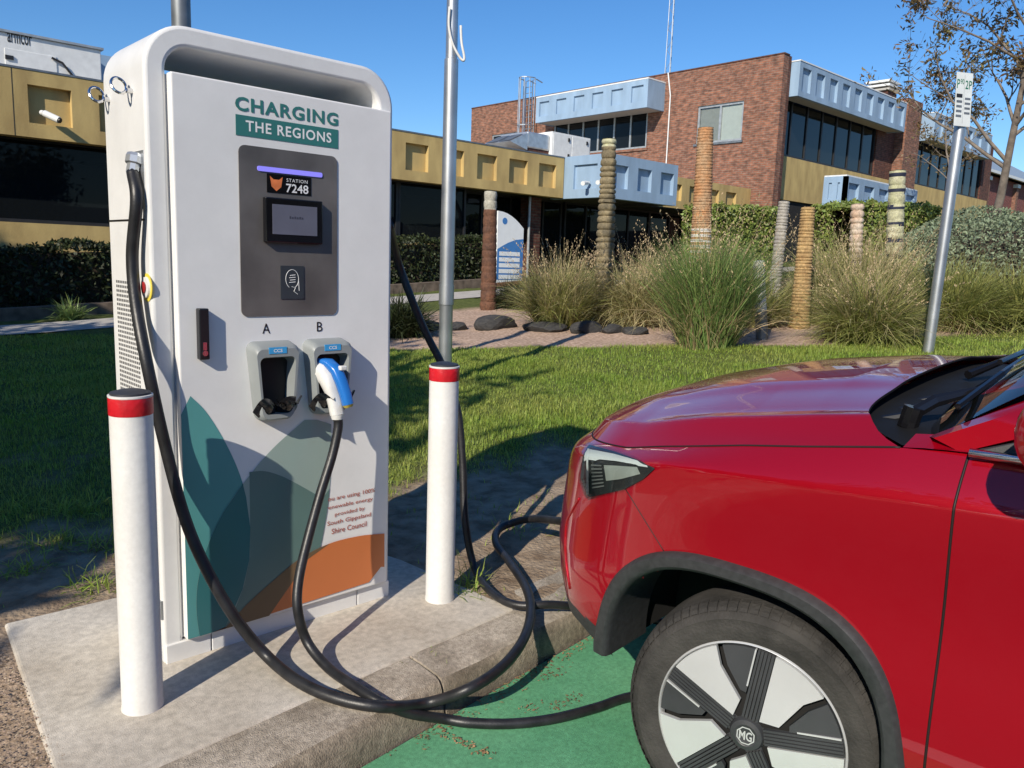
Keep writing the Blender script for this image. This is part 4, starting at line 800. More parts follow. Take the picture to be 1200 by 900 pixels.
def raw(mb, name, m, parent, **k):
    L = root_loc(parent); me = bpy.data.meshes.new(name); me.from_pydata([(p[0] - L.x, p[1] - L.y, p[2] - L.z) for p in mb.v], [], mb.f); me.materials.append(m); me.update()
    o = bpy.data.objects.new(name, me); SC.collection.objects.link(o); o.parent = parent; return o
def window(parent, ax, d, u0, u1, z0, z1, n=1, fr=0.06, m='frame_alu', g='window_glass', inner=None):
    mb = MB()
    def bx(a, b, c, e, d0, d1): p, q = P3(ax, a, c, d0), P3(ax, b, e, d1); mb.box(p, q)
    bx(u0, u1, z0, z0 + fr, d - .05, d + .05); bx(u0, u1, z1 - fr, z1, d - .05, d + .05)
    for k in range(n + 1): c = u0 + (u1 - u0) * k / n; c = min(max(c, u0 + fr / 2), u1 - fr / 2); bx(c - fr / 2, c + fr / 2, z0 + fr, z1 - fr, d - .048, d + .048)
    w_ = mb.build('window', MATS[m], parent)
    for k in range(n):
        a = u0 + (u1 - u0) * k / n + fr / 2; b = u0 + (u1 - u0) * (k + 1) / n - fr / 2
        mb = MB(); mb.add([P3(ax, a, z0 + fr, d), P3(ax, b, z0 + fr, d), P3(ax, b, z1 - fr, d), P3(ax, a, z1 - fr, d)], [(0, 1, 2, 3)]); mb.build('pane', MATS[g], w_)
    return w_
ZB, ZTF = 3.42, 4.66
off = thing('council_offices', 'low yellow office wing with square recessed fascia panels and a blue entrance canopy', 'building', (10, 19, 0))
# yellow fascia, recesses 0.76 wide every 1.245 m
def recs(u_first, step, n, w_, z0, z1): return [(u_first + step * k, u_first + step * k + w_, z0, z1) for k in range(n)]
mb = MB(); wall(mb, 'y', 18.0, -9.0, 18.97, ZB, ZTF, recs(12.81 - 17 * 1.26, 1.26, 22, .76, 3.69, 4.40), .13, .3); raw(mb, 'fascia', MATS['render_yellow'], off)
mb = MB(); wall(mb, 'y', 18.0, 23.0, 30.28, ZB + .1, ZTF, recs(23.4, 1.26, 5, .76, 3.80, 4.40), .13, .3); raw(mb, 'fascia', MATS['render_yellow'], off)
for k in range(9): mb = MB(); xj = 12.81 - 17 * 1.26 - .26 + 2.52 * k; mb.box((xj, 17.996, ZB), (xj + .014, 18.02, ZTF)); mb.build('panel_joint', MATS['soffit_dark'], off)
mb = MB(); mb.box((-9, 17.99, ZTF + .001), (18.97, 18.31, ZTF + .04)); mb.build('fascia_capping', MATS['dull_steel'], off)
# blue canopy box
y0 = 16.2; xc1 = float(on_y(795, 196, y0)[0])
mb = MB(); wall(mb, 'x', 19.0, y0, 18.6, 3.40, 4.70, [(y0 + .42, y0 + 1.4, 3.68, 4.42)], .08, .2); raw(mb, 'canopy_panel', MATS['panel_blue'], off)
mb = MB(); st_ = (xc1 - 19.0) / 3; wall(mb, 'y', y0, 19.0, xc1, 3.38, 4.698, [(19.0 + st_ * k + .28, 19.0 + st_ * k + .28 + .74 * st_ * .8, 3.70, 4.40) for k in range(3)], .13, .2); raw(mb, 'canopy_panel', MATS['panel_blue'], off)
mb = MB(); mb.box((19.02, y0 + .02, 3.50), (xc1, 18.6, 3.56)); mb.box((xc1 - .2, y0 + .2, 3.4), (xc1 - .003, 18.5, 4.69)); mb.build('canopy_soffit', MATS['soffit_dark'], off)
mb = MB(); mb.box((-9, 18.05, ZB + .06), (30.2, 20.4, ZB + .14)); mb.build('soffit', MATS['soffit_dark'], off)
mb = MB(); mb.box((-9, 18.3, ZTF - .1), (30.2, 36, ZTF - .02)); mb.build('roof', MATS['soffit'], off)
# recessed wall: yellow dado, dark glazing above, brick piers
mb = MB(); mb.box((-9, 18.55, 0.0), (15.6, 18.8, 1.80)); mb.build('dado_wall', MATS['render_yellow'], off)
for k, a in enumerate(np.arange(-9, 15.3, 2.45)): window(off, 'y', 18.7, a, a + 2.44, 1.802, ZB + .06, 1, .07, 'frame_dark')
for a, b in ((15.6, 18.2), (18.75, 20.6), (20.75, 23.0), (23.0, 25.6), (25.6, 28.2)): window(off, 'y', 19.6, a, b, 0.65, ZB + .06, 2, .07, 'frame_dark')
for a_, b_ in (((15.5, 19.3, 0.3), (15.7, 19.5, ZB)), ((18.25, 18.7, .3), (18.7, 19.2, ZB)), ((28.2, 19.2, .3), (30.3, 19.6, ZB))): mb = MB(); mb.box(a_, b_); mb.build('brick_pier', MATS['brick_dark'], off)
mb = MB(); mb.tube([(18.1, 18.62, .4), (18.1, 18.62, ZB)], .045, 10); mb.build('downpipe', MATS['frame_alu'], off)
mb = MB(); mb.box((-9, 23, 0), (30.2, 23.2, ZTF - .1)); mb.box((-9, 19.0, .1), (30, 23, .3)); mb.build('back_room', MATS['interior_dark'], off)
for x in (2.9, 5.2, 9.0, 14.4): 
    mb = MB(); mb.box((x, 20.2, 3.2), (x + 1.2, 20.34, 3.25)); mb.build('ceiling_light', MATS['roof_white'], off)

# two-storey brick block
XB, YB = 30.3, 17.0; ZR = 9.86
bb = thing('brick_block', 'two-storey brown brick office block with blue panelled balconies', 'building', (36, 24, 0))
wz = (6.68, 8.27); wy = (18.65, 20.9)
mb = MB(); wall(mb, 'x', XB, YB, 36.2, 0.2, ZR, [(wy[0], wy[1], *wz), (23.6, 29.6, 6.75, 8.5), (32.2, 34.4, 6.9, 8.25)], .16, .4); raw(mb, 'side_wall', MATS['brick'], bb)
mb = MB(); mb.box((XB - .03, YB - .03, ZR + .001), (XB + .42, 36.2, ZR + .05)); mb.build('wall_capping', MATS['brick_dark'], bb)
w1 = window(bb, 'x', XB + .10, wy[0], wy[1], wz[0], wz[1], 2, .09, g='window_clear')
mb = MB(); mb.box((XB + .13, wy[0] + .1, wz[0] + .1), (XB + .14, (wy[0] + wy[1]) / 2 - .05, wz[1] - .1)); mb.build('blind', MATS['blind'], w1)
mb = MB(); mb.box((XB + .135, (wy[0] + wy[1]) / 2 + .05, wz[0] + .1), (XB + .14, wy[1] - .1, wz[1] - .1)); mb.build('blind', MATS['soffit'], w1)
mb = MB(); mb.box((XB - .06, wy[0] - .08, wz[0] - .09), (XB + .12, wy[1] + .08, wz[0] - .002)); mb.build('sill', MATS['dull_steel'], w1)
window(bb, 'x', XB + .08, 23.6, 29.6, 6.75, 8.5, 6, .09); window(bb, 'x', XB + .1, 32.2, 34.4, 6.9, 8.25, 2, .08)
mb = MB(); mb.box((XB - .07, 23.5, 6.64), (XB + .1, 29.7, 6.748)); mb.build('sill', MATS['brick'], bb)
# blue boxed balcony on the side wall
ty0 = float(on_x(760, 92, XB - 1.25)[1]); ty1 = float(on_x(628, 128, XB - 1.25)[1])
tz0, tz1 = 8.27, 9.47; stp = (ty1 - ty0) / 6
mb = MB(); wall(mb, 'x', XB - 1.25, ty0, ty1, tz0, tz1, [(ty0 + stp * k + .25, ty0 + stp * k + .25 + stp * .58, tz0 + .28, tz1 - .22) for k in range(6)], .09, .15); raw(mb, 'balcony_panel', MATS['panel_blue'], bb)
for a_, b_ in ((ty0 + .001, ty0 + .12), (ty1 - .12, ty1 - .001)): mb = MB(); mb.box((XB - 1.245, a_, tz0 + .001), (XB - .002, b_, tz1)); mb.build('balcony_end', MATS['panel_blue'], bb)
mb = MB(); mb.box((XB - 1.2, ty0 + .12, tz0 + .02), (XB - .002, ty1 - .12, tz0 + .10)); mb.build('balcony_soffit', MATS['soffit'], bb)
mb = MB(); mb.box((XB - 1.26, ty0 - .01, tz1 + .002), (XB - .002, ty1 + .01, tz1 + .06)); mb.build('balcony_capping', MATS['roof_white'], bb)
mb = MB(); mb.tube([(XB - .07, 22.35, 5.2), (XB - .07, 22.35, 8.9), (XB - .07, 22.55, 9.9)], .03, 8); mb.build('downpipe', MATS['roof_white'], bb)
# street front: brick corner pier, yellow band, ribbon windows, blue boxed balconies
YW = 17.45
mb = MB(); mb.box((XB + .401, YB, 0.2), (XB + .62, YB + .6, ZR)); mb.build('corner_pier', MATS['brick_dark'], bb)
ylow, yhi = 4.34, 6.12
mb = MB(); mb.box((XB + .62, YW, ylow), (45.3, YW + .3, yhi)); mb.build('yellow_band', MATS['render_yellow'], bb)
window(bb, 'y', YW + .15, XB + .62, 40.7, yhi, 8.72, 7, .10, 'frame_dark')
mb = MB(); mb.box((40.7, YW + .02, yhi), (43.0, YW + .3, 10.1)); mb.build('front_wall', MATS['brick_dark'], bb)
mb = MB(); pq0, pq1 = float(on_y(1063, 140, YW - .5)[0]), float(on_y(1080, 140, YW - .5)[0]); mb.box((pq0, YW - .5, 3.0), (pq1, YW + 1.0, 10.15)); mb.build('chimney_pier', MATS['brick'], bb)
def balcony(xa, yf, xe, z0, z1, n, parent, rec=True):
    s_ = (xe - xa) / n; mb = MB(); wall(mb, 'y', yf, xa, xe, z0, z1, [(xa + s_ * k + .22 * s_, xa + s_ * k + .82 * s_, z0 + .22, z1 - .20) for k in range(n)], .12, .15); raw(mb, 'balcony_panel', MATS['panel_blue'], parent)
    for a_, b_ in ((xa + .001, xa + .15), (xe - .15, xe - .001)): mb = MB(); mb.box((a_, yf + .001, z0 + .002), (b_, YW, z1 - .002)); mb.build('balcony_end', MATS['panel_blue'], parent)
    mb = MB(); mb.box((xa + .15, yf + .15, z0 + .03), (xe - .15, YW, z0 + .10)); mb.build('balcony_soffit', MATS['soffit'], parent)
    mb = MB(); mb.box((xa - .02, yf - .02, z1 + .002), (xe + .02, YW, z1 + .05)); mb.build('balcony_capping', MATS['roof_white'], parent)
xa = XB + .66; yf1 = float(on_x(938, 75, xa)[1]); q0 = on_y(938, 71, yf1); q1 = on_y(935, 112, yf1); q2 = on_y(1063, 122, yf1)
balcony(xa, yf1, float(q2[0]), float(q1[2]), float(q0[2]), 9, bb)
p0 = on_y(1097, 132, yf1); p1 = on_y(1163, 160, yf1); p2 = on_y(1094, 164, yf1)
balcony(float(p0[0]), yf1, float(p1[0]), float(p2[2]), float(p0[2]), 6, bb)
x20 = float(p0[0]) - .9
mb = MB(); mb.box((45.5, YW, ylow - .7), (58, YW + .3, yhi + .1)); mb.build('yellow_band', MATS['render_yellow'], bb)
window(bb, 'y', YW + .15, 45.5, 56.5, yhi + .1, 9.0, 8, .1, 'frame_dark')
mb = MB(); mb.box((56.5, YW + .02, 3.4), (58.2, YW + .3, 9.7)); mb.build('front_wall', MATS['brick_dark'], bb)
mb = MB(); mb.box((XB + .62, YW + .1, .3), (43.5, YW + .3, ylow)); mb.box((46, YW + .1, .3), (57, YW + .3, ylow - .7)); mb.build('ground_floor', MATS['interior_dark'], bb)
mb = MB(); mb.box((XB + .4, YW + .3, 8.7), (58, 36, 9.3)); mb.box((XB + .6, 33, 1), (58, 36.1, 9.2)); mb.box((57.9, YW + .3, 1), (58.1, 36, 9.2)); mb.build('roof', MATS['soffit'], bb)
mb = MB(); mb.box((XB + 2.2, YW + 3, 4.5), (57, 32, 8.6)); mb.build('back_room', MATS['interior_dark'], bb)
for k in range(4):
    mb = MB(); 
    if k == 0: mb.box((pq0 - 1.2, YW + .1, 9.9), (pq0 - .1, YW + 1.1, 10.35)); mb.build('flue', MATS['brick_dark'], bb)
for k in range(3):
    mb = MB(); mb.box((pq0 - 1.3, YW + .0, 10.40 + .2 * k), (pq0, YW + 1.2, 10.50 + .2 * k)); mb.build('flue_slat', MATS['roof_white'] if k else MATS['soffit'], bb)
mb = MB(); mb.box((pq0 - 1.1, YW + .2, 10.351), (pq0 - .2, YW + 1.0, 10.9)); mb.build('flue_core', MATS['frame_dark'], bb)
# lower entrance canopy of the block
yl = 13.4; l0 = on_y(993, 206, yl); l1 = on_y(993, 240, yl); l2 = on_y(1076, 219, yl); xl = float(l0[0]); yb2 = float(on_x(966, 206, xl)[1]); zl0, zl1 = float(l1[2]), float(l0[2])
en = thing('entrance_canopy', 'low blue panelled canopy projecting in front of the brick block, beside the striped pole', 'canopy', (xl + 3, yl + 1, 3))
mb = MB(); wall(mb, 'x', xl, yl, yb2, zl0, zl1, [(yl + .25, (yl + yb2) / 2 - .1, zl0 + .2, zl1 - .22), ((yl + yb2) / 2 + .12, yb2 - .2, zl0 + .2, zl1 - .22)], .06, .15); raw(mb, 'canopy_panel', MATS['panel_blue'], en)
xe = float(l2[0]); s_ = (xe - xl) / 5; mb = MB(); wall(mb, 'y', yl, xl, xe, zl0 + .002, zl1 - .002, [(xl + s_ * k + .15 * s_, xl + s_ * k + .80 * s_, zl0 + .2, zl1 - .22) for k in range(5)], .12, .15); raw(mb, 'canopy_panel', MATS['panel_blue'], en)
mb = MB(); mb.box((xl + .02, yl + .02, zl1 + .001), (xe, yb2, zl1 + .05)); mb.build('canopy_roof', MATS['roof_white'], en)
mb = MB(); mb.box((xl + .15, yl + .15, zl0 + .05), (xe - .02, yb2, zl0 + .12)); mb.build('canopy_soffit', MATS['soffit_dark'], en)
for xx in (xl + .4, xe - .4): mb = MB(); mb.box((xx, yl + .6, .6), (xx + .25, yl + .85, zl0 + .05)); mb.build('canopy_column', MATS['brick_dark'], en)

# things on the roofs
hv = thing('air_handler', 'large white rooftop air handling unit with a steel hood, behind the yellow fascia', 'air conditioner', (24, 24, 4.7))
a0 = on_x(650, 160, 25.0); yh0, yh1 = 20.2, 23.6
hx0 = 20.62
mb = MB(); mb.box((hx0, yh0, 4.95), (hx0 + 2.02, yh0 + 1.7, 5.91)); mb.build('casing', MATS['roof_white'], hv, bevel=.02)
for k in range(2):
    mb = MB(); mb.box((hx0 + .06 + .97 * k, yh0 - .012, 5.0), (hx0 + .99 + .97 * k, yh0 + .01, 5.86)); d_ = mb.build('access_panel', MATS['roof_white'], hv, bevel=.008)
    for z in (5.1, 5.65):
        mb = MB(); mb.box((hx0 + .8 + .97 * k, yh0 - .05, z), (hx0 + .87 + .97 * k, yh0 - .012, z + .12)); mb.build('catch', MATS['frame_dark'], d_)
mb = MB(); mb.prism([(yh0 + .1, 5.24), (yh0 + 1.5, 5.24), (yh0 + 1.5, 5.78), (yh0 + .1, 5.78)], 0, hx0 - 1.1, hx0 - .01); mb.build('duct', MATS['duct_steel'], hv, bevel=.05)
mb = MB(); mb.add([(hx0 - 1.1, yh0 + .1, 5.72), (hx0 - 1.1, yh0 + 1.5, 5.72), (hx0 - 1.9, yh0 + 1.5, 5.35), (hx0 - 1.9, yh0 + .1, 5.35), (hx0 - 1.1, yh0 + .1, 5.15), (hx0 - 1.1, yh0 + 1.5, 5.15)], [(0, 1, 2, 3), (3, 2, 5, 4), (0, 3, 4), (1, 5, 2), (0, 4, 5, 1)]); hd = mb.build('hood', MATS['duct_steel'], hv)
for k in range(2):
    mb = MB(); mb.add([(hx0 - 1.20 - .02, yh0 + .2 + .66 * k, 5.69), (hx0 - 1.20 - .02, yh0 + .76 + .66 * k, 5.69), (hx0 - 1.82 - .02, yh0 + .76 + .66 * k, 5.40), (hx0 - 1.82 - .02, yh0 + .2 + .66 * k, 5.40)], [(0, 1, 2, 3)]); mb.build('louvre', MATS['dull_steel'], hd)
mb = MB(); mb.box((hx0 + .1, yh0 + .1, ZTF - .02), (hx0 + 1.9, yh0 + 1.6, 4.95)); mb.box((hx0 - 1.0, yh0 + .15, ZTF - .02), (hx0 + .099, yh0 + 1.4, 5.24)); mb.build('plinth', MATS['brick_dark'], hv)
# cased ladder
ld = on_plane(617, 153, (1, 0, 0), 29.9); lx, ly_ = 29.75, float(on_x(616, 130, 29.75)[1]); lz0, lz1 = 6.0, float(on_x(616, 92, 29.75)[2])
la = thing('caged_ladder', 'galvanised caged ladder against the upper brick wall', 'ladder', (lx, ly_, lz0))
for dy in (-.25, .25):
    mb = MB(); mb.tube([(lx + .2, ly_ + dy, lz0), (lx + .2, ly_ + dy, lz1 - .1), (lx + .45, ly_ + dy, lz1), (lx + .9, ly_ + dy, lz1 - .1)], .03, 6); mb.build('stile', MATS['galvanised'], la)
for k in range(int((lz1 - lz0) / .3)):
    mb = MB(); mb.tube([(lx + .2, ly_ - .25, lz0 + .15 + .3 * k), (lx + .2, ly_ + .25, lz0 + .15 + .3 * k)], .018, 5); mb.build('rung', MATS['galvanised'], la)
for k in range(7):
    a = R_(-90 + 30 * k); mb = MB(); mb.tube([(lx + .2 - .62 * math.cos(a), ly_ + .42 * math.sin(a), lz0 + .7), (lx + .2 - .62 * math.cos(a), ly_ + .42 * math.sin(a), lz1)], .026, 5); mb.build('cage_bar', MATS['galvanised'], la)
for z in (lz0 + .7, (lz0 + lz1) / 2, lz1):
    mb = MB(); mb.tube([(lx + .2 - .62 * math.cos(a), ly_ + .42 * math.sin(a), z) for a in np.linspace(-math.pi / 2, math.pi / 2, 12)], .03, 5); mb.build('cage_hoop', MATS['galvanised'], la)
# mast
ma = thing('radio_mast', 'slender lattice radio mast rising from the brick roof', 'mast', (31.0, 22.4, 9.8))
mxp = on_x(783, 88, 30.9); mx_, my_ = 30.9, float(mxp[1])
for k in range(3):
    a = R_(120 * k); mb = MB(); mb.tube([(mx_ + .16 * math.cos(a), my_ + .16 * math.sin(a), 8.6), (mx_ + .10 * math.cos(a), my_ + .10 * math.sin(a), 17)], .022, 5); mb.build('mast_leg', MATS['galvanised'], ma)
mb = MB()
for k in range(26):
    z = 9 + .3 * k; a, b = R_(120 * (k % 3)), R_(120 * ((k + 1) % 3)); mb.tube([(mx_ + .145 * math.cos(a), my_ + .145 * math.sin(a), z), (mx_ + .14 * math.cos(b), my_ + .14 * math.sin(b), z + .3)], .011, 4)
mb.build('mast_bracing', MATS['galvanised'], ma, kind='stuff')
# white plant box on the left roof
pb0 = on_y(0, 35, 20.0); pb1 = on_y(118, 59, 20.0)
pbx = thing('plant_container', 'white rooftop plant box with a small door, on the left of the yellow wing', 'plant box', (3.5, 21, 4.7))
xe_ = float(pb1[0]); zt_ = float(pb1[2])
mb = MB(); mb.box((1.0, 20.0, 4.6), (xe_, 22.6, zt_)); mb.build('casing', MATS['roof_white'], pbx, bevel=.02)
mb = MB(); mb.box((.95, 19.95, zt_ + .002), (xe_ + .05, 22.65, zt_ + .05)); mb.build('lid', MATS['frame_alu'], pbx)
mb = MB(); mb.box((xe_ + .06, 20.9, 4.6), (xe_ + .9, 22.4, zt_ + .1)); mb.build('side_duct', MATS['panel_blue'], pbx)
d0 = on_y(5, 56, 20.0); d1 = on_y(67, 90, 20.0)
mb = MB(); mb.box((float(d0[0]), 19.982, float(d1[2])), (float(d1[0]), 20.01, float(d0[2]))); dr = mb.build('door', MATS['roof_white'], pbx, bevel=.006)
mb = MB(); mb.tube([(float(d1[0]) - .1, 19.95, 5.35), (float(d1[0]) + .1, 19.94, 5.28), (float(d1[0]) + .35, 19.96, 4.98)], .025, 6); mb.build('handle', MATS['frame_dark'], dr); mb = MB(); mb.box((float(d0[0]), 19.95, float(d0[2]) - .22), (float(d0[0]) + .15, 19.985, float(d0[2]) - .14)); mb.build('latch', MATS['frame_dark'], dr)
t0 = on_y(9, 49, 19.98); t1 = on_y(38, 54, 19.98)
write('armcor', (float(t0[0]), 19.995, float(t0[2]) + .0), ux, uz, float(t1[0] - t0[0]), .21, MATS['frame_dark'], pbx, .01)
# security cameras
def sec_cam(x, y, z, label, dirs):
    t = thing('security_camera', label, 'security camera', (x, y, z), 'security cameras on the fascia')
    for dx_ in dirs:
        mb = MB(); mb.tube([(x, y, z), (x + .02 * dx_, y - .10, z - .02)], .05, 10); mb.build('bracket', MATS['roof_white'], t, smooth=40)
        mb = MB(); mb.tube([(x + .02 * dx_, y - .10, z - .02), (x + .22 * dx_, y - .30, z - .14)], .065, 12); mb.build('camera_body', MATS['roof_white'], t, smooth=40)
        mb = MB(); mb.tube([(x + .21 * dx_, y - .29, z - .135), (x + .24 * dx_, y - .32, z - .152)], .05, 12); mb.build('lens', MATS['frame_dark'], t)
s1 = on_y(49, 132, 17.98); sec_cam(float(s1[0]), 17.98, float(s1[2]), 'white security camera on the yellow fascia left of the charger', (1,))
s2 = on_x(697, 214, 18.98); t = thing('security_camera', 'pair of white security cameras on the side of the blue canopy', 'security camera', s2, 'security cameras on the fascia')
for d_ in (-.35, .25):
    mb = MB(); mb.tube([(18.99, s2[1] + d_, s2[2]), (18.85, s2[1] + d_, s2[2]), (18.6, s2[1] + d_ - .1, s2[2] - .05)], [.05, .06, .07], 10); mb.build('camera_body', MATS['roof_white'], t, smooth=40)

# red brick cottage far right
ct = thing('brick_cottage', 'red brick hall with a pale metal roof, far right behind the tree', 'building', (80, 24, 2))
c0 = on_y(1147, 262, 23.0); xq = float(on_y(1143, 240, 23.0)[0]); zq = float(on_y(1160, 205, 23.0)[2])
mb = MB(); mb.box((xq, 23.0, .5), (xq + 30, 39, zq)); mb.build('wall', MATS['brick_dark'] if False else brick_mat('brick_red', (0.22, 0.05, 0.045), (0.16, 0.035, 0.035), (0.2, .12, .1)), ct)
mb = MB(); mb.add([(xq - .5, 22.4, zq + .05), (xq + 30.5, 22.4, zq + .05), (xq + 30.5, 31, zq + 5.0), (xq - .5, 31, zq + 5.0), (xq - .5, 39.6, zq + .05), (xq + 30.5, 39.6, zq + .05)], [(0, 1, 2, 3), (3, 2, 5, 4), (0, 3, 4), (1, 5, 2)]); mb.build('roof', mat('roof_metal', (0.36, 0.42, 0.46), rough=.5, metal=.3), ct)
mb = MB(); mb.box((xq - .55, 22.2, zq + .0), (xq + 30.5, 22.42, zq + .22)); mb.build('gutter', MATS['roof_white'], ct)
for k in range(6):
    mb = MB(); mb.box((xq + 1.5 + 4 * k, 22.7, .5), (xq + 2.1 + 4 * k, 23, zq - .5)); mb.build('pilaster', MATS['brick'], ct)
    mb = MB(); mb.box((xq + 1.4 + 4 * k, 22.6, zq - .5), (xq + 2.2 + 4 * k, 23, zq - .2)); mb.build('pilaster_cap', MATS['roof_white'], ct)
# ------------------------------------------------------------------ path, garden edge, posts and signs
m_ = MB(); xx = np.linspace(-60, 34, 120); m_.grid([[(x, 13.75, float(terr(x, 13.75)) + .02) for x in xx], [(x, 15.3, float(terr(x, 15.3)) + .02) for x in xx]]); m_.build('footpath', MATS['path_concrete'], kind='structure')
mat('edging_timber', (0.16, 0.12, 0.09), rough=.9, var=.25)
m_ = MB(); xx = np.linspace(-12, 15, 40); m_.grid([[(x, 16.2, float(terr(x, 16.2)) - .1) for x in xx], [(x, 16.2, float(terr(x, 16.2)) + .22) for x in xx], [(x, 16.45, float(terr(x, 16.4)) + .22) for x in xx], [(x, 16.45, float(terr(x, 16.4)) - .1) for x in xx]]); tag(m_.build('garden_edging', MATS['edging_timber']), 'low weathered timber edging in front of the dark hedge', 'edging')
# flagpole with looped rope; dark pole behind charger
fp = on_ground(521, 450); fx0, fy0, fz0 = fp[0], fp[1], fp[2]
D_ = proj((fx0, fy0, fz0))[2]; pr = lambda px: px * D_ / FPX / 2
tz = lambda py: float(on_plane(527, py, RW[:, 2] * np.array([1, 1, 0]), (RW[:, 2] * np.array([1, 1, 0])) @ np.array([fx0, fy0, 0]))[2])
fl = thing('flagpole', 'tall silver flagpole with a rope looped over its upper half, rising behind the right bollard', 'flagpole', (fx0, fy0, fz0))
m_ = MB(); m_.lathe([(pr(16), -.1), (pr(15.5), tz(358) - fz0), (pr(15.8), tz(357) - fz0)], (fx0, fy0, fz0), 24); m_.build('base_tube', MATS['galvanised'], fl, smooth=40)
m_ = MB(); m_.lathe([(pr(17.5), tz(357) - fz0), (pr(17.5), tz(334) - fz0)], (fx0, fy0, fz0), 24); m_.build('collar', MATS['galvanised'], fl, smooth=40)
m_ = MB(); m_.lathe([(pr(16.5), tz(334) - fz0), (pr(15.5), tz(70) - fz0), (pr(13), tz(69) - fz0), (pr(12.5), tz(-160) - fz0), (pr(6), 9)], (fx0, fy0, fz0), 24); m_.build('mast', MATS['galvanised'], fl, smooth=40)
rope = [(527, 8), (526, 30), (530, 50), (538, 66), (543, 71), (544, 66), (541, 50), (540, 30)]; vdir = RW[:, 2] * np.array([1, 1, 0]); dd = vdir @ np.array([fx0, fy0, 0]) - .08
m_ = MB(); m_.tube(spline([on_plane(a, b, vdir, dd) for a, b in rope], 5), .012, 8); m_.build('rope', mat('rope_white', (.7, .7, .68), rough=.8), fl, smooth=True)
dp = on_plane(222, 340, (0, 0, 1), .1); ddk = 6.6; k_ = unit(ray(221, 330)); q_ = CAM + k_ * ddk
pl = thing('lamp_pole', 'dark grey pole standing right behind the charger', 'pole', (q_[0], q_[1], 0)); rr_ = 21 * proj(q_)[2] / FPX / 2
m_ = MB(); m_.lathe([(rr_ * 1.05, -.1), (rr_, 1.0), (rr_ * .95, 7)], (q_[0], q_[1], 0), 20); m_.build('shaft', MATS['dull_steel'], pl, smooth=40)
m_ = MB(); m_.box((q_[0] - .16, q_[1] - .16, -.02), (q_[0] + .16, q_[1] + .16, .03)); m_.build('base_plate', MATS['dull_steel'], pl)
# parking sign on its post
sp_ = on_ground(1087, 413); D_ = proj(sp_)[2]; vd = RW[:, 2] * np.array([1, 1, 0]); tops = on_plane(1127, 140, vd, vd @ np.array([sp_[0], sp_[1], 0]))
sg = thing('parking_sign', 'parking time sign on a galvanised post that leans to the right', 'sign', sp_)
topv = on_plane(1133, 92, vd, vd @ np.array([sp_[0], sp_[1], 0])); rr_ = 12.0 * D_ / FPX / 2
m_ = MB(); m_.tube([np.array(sp_) - (0, 0, .2), topv], rr_, 16); m_.build('post', MATS['galvanised'], sg, smooth=40)
mat('sign_white', (.62, .66, .66), rough=.5, var=.05); mat('sign_green', (.02, .16, .10), rough=.5)
def pane_(pxs): return [on_plane(a, b, vd, vd @ np.array([sp_[0], sp_[1], 0]) - .05) for a, b in pxs]
ax_ = unit(topv - np.array(sp_)); su = unit(np.array([0.85, -0.52, 0.0])); su = unit(su - ax_ * (su @ ax_) * .6)
tl = on_plane(1121.5, 84, vd, vd @ np.array([sp_[0], sp_[1], 0]) - .11); blp = on_plane(1117.5, 147, vd, vd @ np.array([sp_[0], sp_[1], 0]) - .11); dn = blp - tl; trp = tl + su * 0.0
Wd = .22
def corner(u, v, o=0.0): 
    nrm_ = unit(np.cross(su, ax_)); nrm_ = nrm_ if nrm_ @ (CAM - tl) > 0 else -nrm_
    return tl + su * u * Wd + dn * v + nrm_ * o
m_ = MB(); m_.add([corner(0, 0, 0), corner(1, 0, 0), corner(1, 1, 0), corner(0, 1, 0), corner(0, 0, -.003), corner(1, 0, -.003), corner(1, 1, -.003), corner(0, 1, -.003)], [(0, 1, 2, 3), (7, 6, 5, 4), (0, 4, 5, 1), (1, 5, 6, 2), (2, 6, 7, 3), (3, 7, 4, 0)]); sb = m_.build('sign_plate', MATS['sign_white'], sg)
dnu = unit(dn); dl = np.linalg.norm(dn)
def sign_text(s, u, v, wu, hv_, m): write(s, corner(u, v, .002), su, -dnu, wu * Wd, hv_ * dl, m, sb, .01)
sign_text('P', .05, .30, .18, .17, MATS['sign_green']); sign_text('90', .26, .22, .22, .10, MATS['sign_green']); sign_text('2P', .56, .30, .40, .16, MATS['sign_green'])
def bar(u0, u1, v0, v1, m):
    q = MB(); q.add([corner(u0, v0, .002), corner(u1, v0, .002), corner(u1, v1, .002), corner(u0, v1, .002)], [(0, 1, 2, 3)]); q.build('sign_print', m, sb)
bar(.06, .42, .40, .47, MATS['frame_dark'])
for k in range(4): bar(.08, .42, .52 + .09 * k, .565 + .09 * k, MATS['dull_steel']); bar(.58, .92, .46 + .09 * k, .50 + .09 * k, MATS['dull_steel'])
bar(.5, .51, .05, .95, MATS['dull_steel'])
